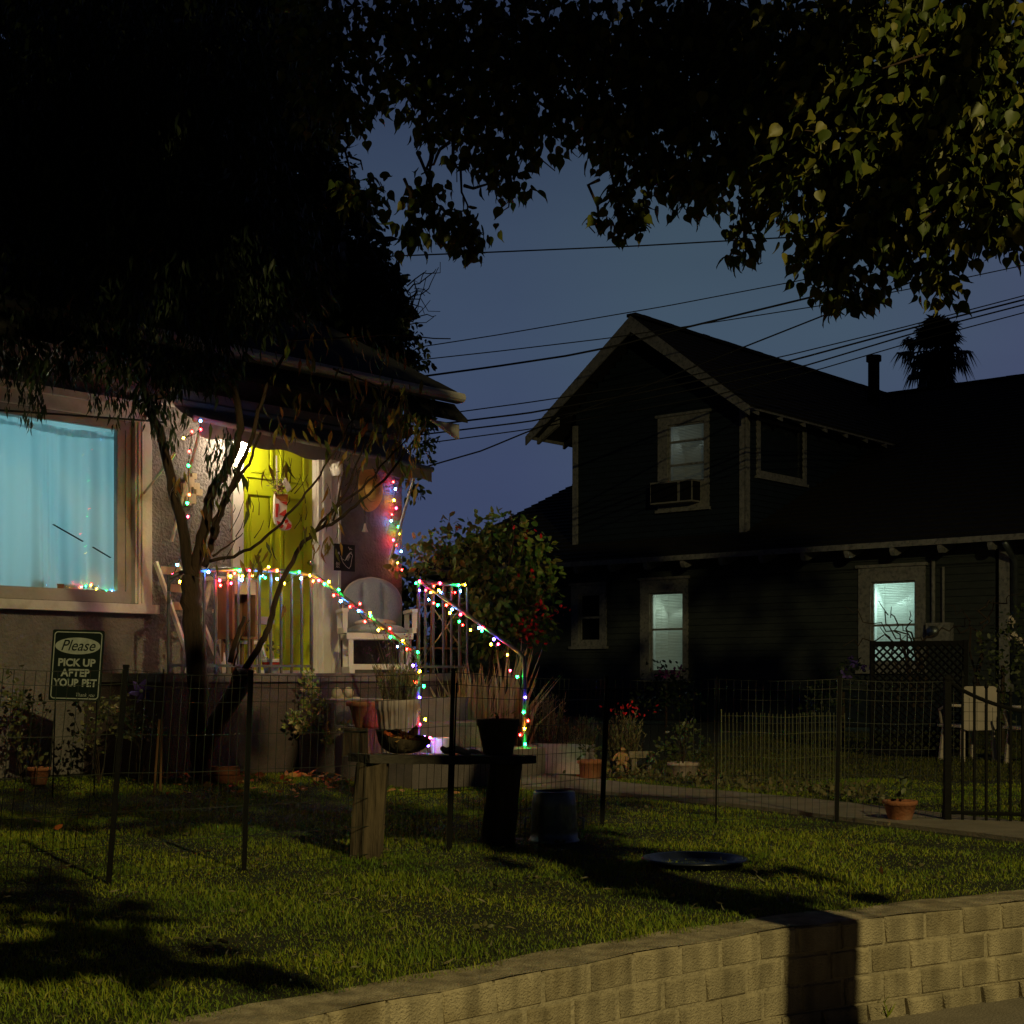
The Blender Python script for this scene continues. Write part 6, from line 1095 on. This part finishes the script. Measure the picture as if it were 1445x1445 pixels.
def gate():
    b = g(1342, 1162); root = thing('iron_gate', 'black iron gate with spear pickets and dipping top rail at the path', 'gate', b)
    dirv = Vector((.93, -.30, 0)).normalized(); mb = MB(); mb.box(b+Vector((-.02, 0, .385)), (.035, .035, .79)); mb.ball(b+Vector((-.02, 0, .79)), .025, 8); mb.build('post', M['iron'], root)
    L_ = 1.05; topz = lambda s: .77-.17*math.sin(min(1, s/L_)*math.pi)**.8
    n = 17
    for k in range(n):
        s = .06+L_*k/n; p = b+dirv*s; zt = topz(s)+.065; mb = MB(); mb.box(p+Vector((0, 0, zt/2+.01)), (.012, .012, zt-.02)); mb.lathe([(.006, 0), (.013, .012), (0, .045)], 6, p+Vector((0, 0, zt))); mb.build('picket', M['iron'], root)
    for f in (0, .02):
        mb = MB(); mb.tube([b+dirv*(L_*i/24)+Vector((0, 0, topz(L_*i/24)-(.0 if f == 0 else .55))) if f == 0 else b+dirv*(L_*i/24)+Vector((0, 0, .06)) for i in range(25)], .011, 6); mb.build('rail', M['iron'], root)
    mb = MB()
    for k in range(26): s = .02+L_*k/26; p = b+dirv*s+Vector((0, .02, 0)); mb.tube([p+Vector((0, 0, .05)), p+Vector((0, 0, topz(s)-.02))], .0014, 4)
    for k in range(14): mb.tube([b+dirv*(L_*i/12)+Vector((0, .02, .06+.05*k if .06+.05*k < topz(L_*i/12) else topz(L_*i/12))) for i in range(13)], .0014, 4)
    mb.build('wire_mesh', M['wirem'], root)['kind'] = 'stuff'
    # patio chairs behind
    first = None
    for px, Y, rot, lab in ((1368, 13.6, .25, 'white plastic patio chair seen whole through the iron gate'), (1462, 13.0, .15, 'white plastic patio chair cut off by the frame edge')):
        c = Vector(((px-CX)/F*Y, Y, 0))
        if first is None:
            root2 = first = thing('patio_chair', lab, 'chair', c, rot, 'patio chairs behind the gate')
            mb = MB(); W_, H_ = .36, .37; out = []
            for cx, cz, a0 in ((W_/2-.05, .34, -90), (W_/2-.05, .34+H_-.06, 0), (-W_/2+.05, .34+H_-.06, 90), (-W_/2+.05, .34, 180)): out += [(cx+.05*math.cos(math.radians(a0+15*i)), cz+.05*math.sin(math.radians(a0+15*i))) for i in range(7)]
            mb.prism(out, (0, -.16, 0), (1, 0, 0), (0, 0, 1), .022); mb.build('backrest', M['plasticw'], root2, world=False)
            mb = MB(); mb.box((0, .03, .33), (.40, .40, .025)); mb.build('seat', M['plasticw'], root2, world=False)
            for sx in (-1, 1):
                for sy in (-1, 1): mb = MB(); mb.bar((sx*.15, .03+sy*.16, .32), (sx*.17, .03+sy*.19, 0), .035, .03, up=(0, 1, 0)); mb.build('leg', M['plasticw'], root2, world=False)
                mb = MB(); mb.tube([(sx*.19, -.16, .52), (sx*.21, .05, .52), (sx*.2, .19, .48), (sx*.17, .20, .33)], .014, 6); mb.build('arm', M['plasticw'], root2, True, world=False)
        else: dup(first, None, c, rot, lab)
    # lattice screen
    root = thing('lattice_screen', 'dark diagonal lattice screen standing in front of the brightest window', 'screen', at(1296, 1040, 14.2)); A = at(1231, 1050, 14.4); B = at(1362, 1050, 14.0); A.z = B.z = .05; top_z = 1.11; ex = (B-A); w = ex.length; ex.normalize(); h = top_z-.05
    for s, d in ((0, 0), (1, 0)): p = A.lerp(B, s); mb = MB(); mb.box(p+Vector((0, 0, h/2)), (.045, .045, h+.06)); mb.build('post', M['iron'], root)
    mb = MB(); mb.bar(A+Vector((0, 0, h)), B+Vector((0, 0, h)), .04, .05); mb.bar(A, B, .04, .05); mb.build('rail', M['iron'], root)
    for sgn in (1, -1):
        mb = MB(); st = .075; k = -h
        while k < w:
            lo, hi = max(0, k), min(w, k+h)
            if hi-lo > .02:
                z0, z1 = (lo-k, hi-k) if sgn > 0 else (h-(lo-k), h-(hi-k)); off = Vector((0, .006*sgn, 0)); mb.bar(A+ex*lo+Vector((0, 0, z0))+off, A+ex*hi+Vector((0, 0, z1))+off, .010, .054, up=(0, 1, 0))
            k += st
        mb.build('lattice_strips', M['iron'], root)['kind'] = 'stuff'
gate()
def bench():
    r = random.Random(14)
    def stump(x0, x1, yb, tx0, tx1, ty, Y, label):
        b = at((x0+x1)/2, yb, Y); b.z = 0; t = at((tx0+tx1)/2, ty, Y); w = (x1-x0)/F*Y; n = 28; mb = MB(); ks = 9
        for k in range(ks+1):
            q = k/ks; c = b.lerp(t, q)
            for j in range(n):
                a = 2*math.pi*j/n; sq = 1/max(abs(math.cos(a)), abs(math.sin(a)))**.75; rr_ = w/2*sq*.93*(1-.05*q)*(1+.05*math.sin(a*7+1)+.03*math.sin(a*13+k*.7)); mb.v.append(tuple(c+Vector((rr_*math.cos(a), rr_*math.sin(a)*.9, -.06 if k == 0 else (r.uniform(-.004, .004) if k == ks else 0)))))
        mb.f = [(k*n+j, k*n+(j+1) % n, (k+1)*n+(j+1) % n, (k+1)*n+j) for k in range(ks) for j in range(n)]+[tuple(range(ks*n, ks*n+n))]; mb.m = [0]*len(mb.f); solo(mb, 'timber_post', M['oldwood'], label, 'post', 'timber posts under the plank', loc=b); return t
    t1 = stump(491, 540, 1212, 500, 552, 1076, 6.45, 'split weathered timber post leaning under the near end of the plank'); t2 = stump(676, 726, 1192, 690, 738, 1078, 6.95, 'dark weathered timber post leaning under the clay pot end of the plank')
    A = t1+Vector((-.06, -.02, .022)); B = t2+Vector((.09, .03, .024)); mb = MB(); n = 14; d = (B-A).normalized(); s = Vector((-d.y, d.x, 0))
    for i in range(n+1):
        c = A.lerp(B, i/n)+Vector((0, 0, -.004*math.sin(i/n*math.pi))); wv = .095+r.uniform(-.006, .006)
        for a, z in ((-wv, -.02), (wv, -.02), (wv, .018), (-wv, .018)): mb.v.append(tuple(c+s*a+Vector((0, 0, z+r.uniform(-.003, .003)))))
    mb.f = [(i*4+j, i*4+(j+1) % 4, (i+1)*4+(j+1) % 4, (i+1)*4+j) for i in range(n) for j in range(4)]+[(3, 2, 1, 0), (n*4, n*4+1, n*4+2, n*4+3)]; mb.m = [0]*len(mb.f)
    zt = A.z+.02; o = solo(mb, 'bench_plank', M['plank'], 'grey weathered plank resting across the two timber posts', 'plank', loc=A)
    # bark bowl
    c = at(567, 1071, 6.6); c.z = A.lerp(B, .27).z+.018; c.y = A.lerp(B, .27).y; mb = MB(); n, k = 22, 7
    for i in range(k+1):
        q = i/k; rr_ = .03+.085*math.sin(q*1.45); z = .002+.085*q**1.6
        for j in range(n): a = 2*math.pi*j/n; u = 1+.16*math.sin(3*a+.6)+.07*math.sin(7*a+q*3)+r.uniform(-.03, .03); mb.v.append(tuple(c+Vector((rr_*u*math.cos(a)*1.05, rr_*u*math.sin(a)*.75, z*(1+.28*math.cos(a-2.6)*q)))))
    mb.f = [(i*n+j, i*n+(j+1) % n, (i+1)*n+(j+1) % n, (i+1)*n+j) for i in range(k) for j in range(n)]+[tuple(range(n-1, -1, -1))]; mb.m = [0]*len(mb.f)
    root = thing('bark_bowl', 'rough bark bowl heaped with dry leaves on the plank', 'bowl', c); mb.build('bowl', M['oldwood'], root, True)
    P = blob(c+Vector((.01, 0, .07)), .085, 60, (1, .75, .4)); bulk('dry_leaves', leaves(P, rng.normal(size=P.shape), rng.uniform(.03, .06, 60), OVAL), OVAL[1], LM['fallen'], root)['kind'] = 'stuff'
    c = A.lerp(B, .60)+Vector((0, 0, .035)); mb = MB(); w = wob([c-d*.11+Vector((0, 0, .012)), c+Vector((0, 0, .0)), c+d*.10+Vector((0, 0, -.004))], .004, 4); mb.tube(w, [.012, .016, .018, .019, .018, .016, .013, .010, .006], 8); mb.tube(wob([c-d*.06+Vector((0, .02, .0)), c+d*.01+Vector((0, .03, .0))], .003, 3), [.009, .011, .009, .006], 7); solo(mb, 'driftwood', M['stone'], 'pale piece of driftwood lying mid-plank beside the clay pot', 'driftwood', smooth=True)
    c = A.lerp(B, .90); root, t = pot('clay_pot', 'mossy tapered clay pot with a small succulent on the plank end', 703, 1072, c.y, .070, .098, .17, M['oldpot'], z=c.z+.018, lip=.004); root['category'] = 'potted plant'
    mb = MB(); stems(mb, t, 5, .05, .03, r); mb.build('stem', M['twig'], root); leafy(root, 'foliage', [((t.x-.035, t.y, t.z+.035), .04), ((t.x+.03, t.y, t.z+.04), .045)], 900, .03, LANCE, LM['jade'], -1.0)
    # galvanised tub upside down
    b = g(782, 1187); root = thing('metal_tub', 'upturned galvanised metal tub standing on the lawn by the fence', 'tub', b); R0_, R1_, H_ = .118, .102, .245; mb = MB(); mb.lathe([(R0_+.006, 0), (R0_+.008, .008), (R0_, .014), (R0_-.004, .05), (R0_-.003, .055), (R1_+.006, .17), (R1_+.007, .176), (R1_, H_-.006), (R1_-.004, H_), (R1_-.012, H_+.002), (R1_-.014, H_-.014), (0, H_-.014)], 40, b); mb.build('body', M['galv'], root, True)
    for sg in (-1, 1): mb = MB(); p = b+Vector((sg*(R0_+.002), -.03, .09)); mb.tube([p+Vector((0, 0, .03)), p+Vector((sg*.022, 0, .025)), p+Vector((sg*.022, 0, -.025)), p+Vector((0, 0, -.03))], .005, 6); mb.build('handle', M['galv'], root, True)
    b = g(980, 1222); b.z = .008; root = thing('plastic_saucer', 'large dark blue plastic saucer lying on the shaded grass', 'saucer', b); mb = MB(); mb.lathe([(0, .0), (.15, .0), (.172, .008), (.196, .026), (.210, .030), (.222, .028), (.226, .022), (.220, .020), (.200, .016), (.176, -.006), (.15, -.012), (0, -.012)], 56, b); mb.lathe([(.10, .001), (.105, .005), (.11, .001)], 48, b); mb.build('dish', M['bluepl'], root, True)
bench()
# ---------------------------------------------------------------- overhead lines
def wires():
    LN = [([(540, 362), (690, 356), (900, 347), (1130, 334), (1330, 320)], 'topmost thin utility wire running nearly level below the leaves', .011), ([(590, 490), (700, 473), (945, 431), (1128, 396), (1330, 352)], 'thin utility wire just clear of the gable peak', .008),
          ([(590, 508), (700, 496), (860, 477), (960, 462), (1160, 431), (1319, 401), (1480, 367)], 'thin utility wire skimming the gable ridge', .008), ([(590, 532), (700, 517), (800, 502), (870, 488), (960, 464), (1146, 419), (1263, 382), (1330, 358)], 'thick twisted cable meeting the gable near its peak', .016),
          ([(590, 589), (745, 568), (900, 545), (1105, 503), (1270, 463), (1480, 408)], 'highest wire of the close bundle passing the palm', .009), ([(590, 602), (745, 583), (900, 555), (1120, 508), (1290, 462), (1480, 414)], 'thick second wire of the close bundle passing the palm', .014),
          ([(590, 614), (745, 595), (1000, 545), (1140, 515), (1290, 470), (1480, 421)], 'third wire of the close bundle passing the palm', .012), ([(590, 627), (745, 606), (1000, 560), (1157, 521), (1290, 482), (1480, 432)], 'lowest thin wire of the close bundle passing the palm', .009),
          ([(600, 659), (680, 636), (745, 609), (900, 549), (1054, 488), (1173, 441), (1281, 400), (1360, 366)], 'steep cable rising from the awning end to the hanging leaves', .012)]
    for pl, lab, r in LN:
        pts = []; k = len(pl)
        X = np.array([p[0] for p in pl], float); Yy = np.array([p[1] for p in pl], float)
        for x in np.linspace(X[0], X[-1], 40): i = min(k-2, max(0, int(np.searchsorted(X, x)-1))); t = (x-X[i])/(X[i+1]-X[i]); pts.append(at(x, Yy[i]+(Yy[i+1]-Yy[i])*t, 19.5))
        mb = MB(); mb.tube(pts, r*.85, 6); solo(mb, 'utility_wire', M['cable'], lab, 'wire', 'utility wires across the dusk sky', loc=pts[0])
wires()
# ---------------------------------------------------------------- grass and fallen leaves
BLADE = [(0, 1, 2), (1, 3, 2), (2, 3, 4)]
def blades(N, x, y, h, w, lean):
    a = rng.uniform(0, 2*np.pi, N); b = a+rng.normal(0, .8, N)+np.pi/2; z = np.array([gz(px, py) for px, py in zip(x, y)])-.01
    f = np.stack([x, y, z], 1); s = np.stack([np.cos(b), np.sin(b), 0*b], 1)*(w/2)[:, None]; l = np.stack([np.cos(a), np.sin(a), 0*a], 1)*(lean*h)[:, None]; up = np.array([0, 0, 1.])[None]*h[:, None]
    m = f+l*.35+up*.6; return np.stack([f-s, f+s, m-s*.8, m+s*.8, f+l+up*np.sqrt(np.clip(1-lean**2*.5, .2, 1))[:, None]], 1)
def grow(name, kindmat, label, y0, y1, dens, hh, ww, ok):
    out = []
    y = y0
    while y < y1:
        dy = .35; x0, x1 = -.40*(y+dy)-.25, .40*(y+dy)+.25; n = int((x1-x0)*dy*dens(y)); X = rng.uniform(x0, x1, n); Y = rng.uniform(y, y+dy, n)
        keep = np.array([ok(a, b) for a, b in zip(X, Y)], bool) if n else np.zeros(0, bool); X, Y = X[keep], Y[keep]; n = len(X)
        if n:
            cl = .75+.5*np.sin(X*5.1+1.3*np.sin(Y*3.7))*np.sin(Y*4.3+X*1.7)*.6; H = hh*rng.uniform(.45, 1.2, n)*np.clip(cl, .5, 1.3); tall = rng.random(n) < .006; H[tall] *= 2.0
            out.append(blades(n, X, Y, H, ww(y)*rng.uniform(.7, 1.3, n), rng.uniform(.15, 1.0, n)))
        y += dy
    o = bulk(name, np.concatenate(out), BLADE, kindmat); tag(o, kind='stuff'); return o
def uo(x, y): dx, dy = x-P0.x, y-P0.y; return dx*.655+dy*.756, .756*dx-.655*dy
def lawn_ok(x, y):
    if y < back_edge(x)+.03*math.sin(x*9)+.02*math.sin(x*31)-.02: return False
    if y > 7 and near_path(x, y): return False
    u, o = uo(x, y)
    if o < .25 or (o < 2.75 and -1.0 < u < 1.6) or (o < 1.05 and u > -1.95): return False
    if x > .2 and y > 11.0+.3*math.sin(x*3): return False
    return True
grow('lawn_grass', LM['grass'], '', 2.2, 11.6, lambda y: 12500*(3.6/max(y, 3.6))**1.15, .035, lambda y: .0036*max(1, (y/4.5))**.7, lawn_ok)
def yard_ok(x, y): return x > .9+.4*(y-11)/8 and y < 11+10*max(0, min(1, (x-.6)/3)) and not near_path(x, y) and (y > 11.0+.3*math.sin(x*3)) and ROOT_N(x, y) < -1.2
def ROOT_N(x, y): return (x-R0.x)*.655+(y-R0.y)*.756
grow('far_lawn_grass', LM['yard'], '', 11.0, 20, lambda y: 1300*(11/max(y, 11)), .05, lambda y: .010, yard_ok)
def fallen():
    P = []; r = random.Random(31)
    for _ in range(150):
        x, y = r.gauss(420, 110), 1094+abs(r.gauss(0, 14)); p = g(x, y)
        if lawn_ok(p.x, p.y): P.append(p+Vector((0, 0, r.uniform(.015, .045))))
    for x, y in ((690, 1133), (688, 1128), (560, 1118), (600, 1110), (545, 1105), (650, 1125), (30, 1115), (60, 1168), (75, 1178), (350, 1135), (420, 1130), (200, 1120), (500, 1180), (270, 1120), (290, 1117), (705, 1085), (780, 1098), (820, 1100), (880, 1103), (1240, 1240)): p = g(x, y); P.append(p+Vector((0, 0, .03)))
    d = rng.normal(size=(len(P), 3)); d[:, 2] *= .25; tag(bulk('fallen_leaves', leaves([tuple(p) for p in P], d, rng.uniform(.045, .085, len(P)), OVAL, 4), OVAL[1], LM['fallen']), kind='stuff')
    P, D = [], []                                                     # dry clippings and specks of litter on the lawn
    for _ in range(2600):
        y = 2.6+7*r.random()**1.3; x = r.uniform(-.4*y, .4*y)
        if lawn_ok(x, y): P.append((x, y, gz(x, y)+r.uniform(.012, .04))); D.append((r.gauss(0, 1), r.gauss(0, 1), r.gauss(0, .15)))
    tag(bulk('dry_clippings', leaves(P, D, rng.uniform(.012, .045, len(P)), (LANCE[0]*np.array([.8, 1, 1]), LANCE[1]), 4), LANCE[1], LM['lav']), kind='stuff')
    P, D, S = [], [], []                                              # broad weeds among the grass
    for _ in range(80):
        y = 2.8+6*r.random(); x = r.uniform(-.4*y, .4*y)
        if lawn_ok(x, y):
            for k in range(r.randint(5, 12)): a = r.uniform(0, 6.28); P.append((x+.012*math.cos(a), y+.012*math.sin(a), gz(x, y)+.02)); D.append((math.cos(a), math.sin(a), r.uniform(.2, .9))); S.append(r.uniform(.012, .03))
    tag(bulk('lawn_weeds', leaves(P, D, np.array(S), OVAL), OVAL[1], LM['moss']), kind='stuff')
    P = []                                                            # low herbs along the far side of the path
    for _ in range(1500):
        x = r.uniform(640, 1250); y = 1085+max(0, (x-760)/490)*52+r.gauss(0, 7)-6
        p = g(x, y)
        if not near_path(p.x, p.y, .46): P.append(tuple(p+Vector((0, 0, r.uniform(0, .05)))))
    d = rng.normal(size=(len(P), 3))*.8; d[:, 2] += .5; tag(bulk('border_herbs', leaves(P, d, rng.uniform(.03, .06, len(P)), OVAL), OVAL[1], LM['moss']), kind='stuff')
    P, D, S = [], [], []                                              # weeds in the foot of the wall
    for x, y, n in ((1375, 1405, 26), (1400, 1402, 18), (1240, 1435, 22), (1355, 1410, 10), (1150, 1440, 14)):
        for _ in range(n): q = at(x+r.gauss(0, 8), y, (EYE+.33)*F/(y-HY)); q.z = -.335; P.append(tuple(q)); D.append((r.gauss(0, .4), r.gauss(0, .4), 1)); S.append(r.uniform(.03, .09))
    tag(bulk('wall_weeds', leaves(P, D, np.array(S), (LANCE[0]*np.array([.6, 1, 1]), LANCE[1])), LANCE[1], LM['grass']), kind='stuff')
fallen()
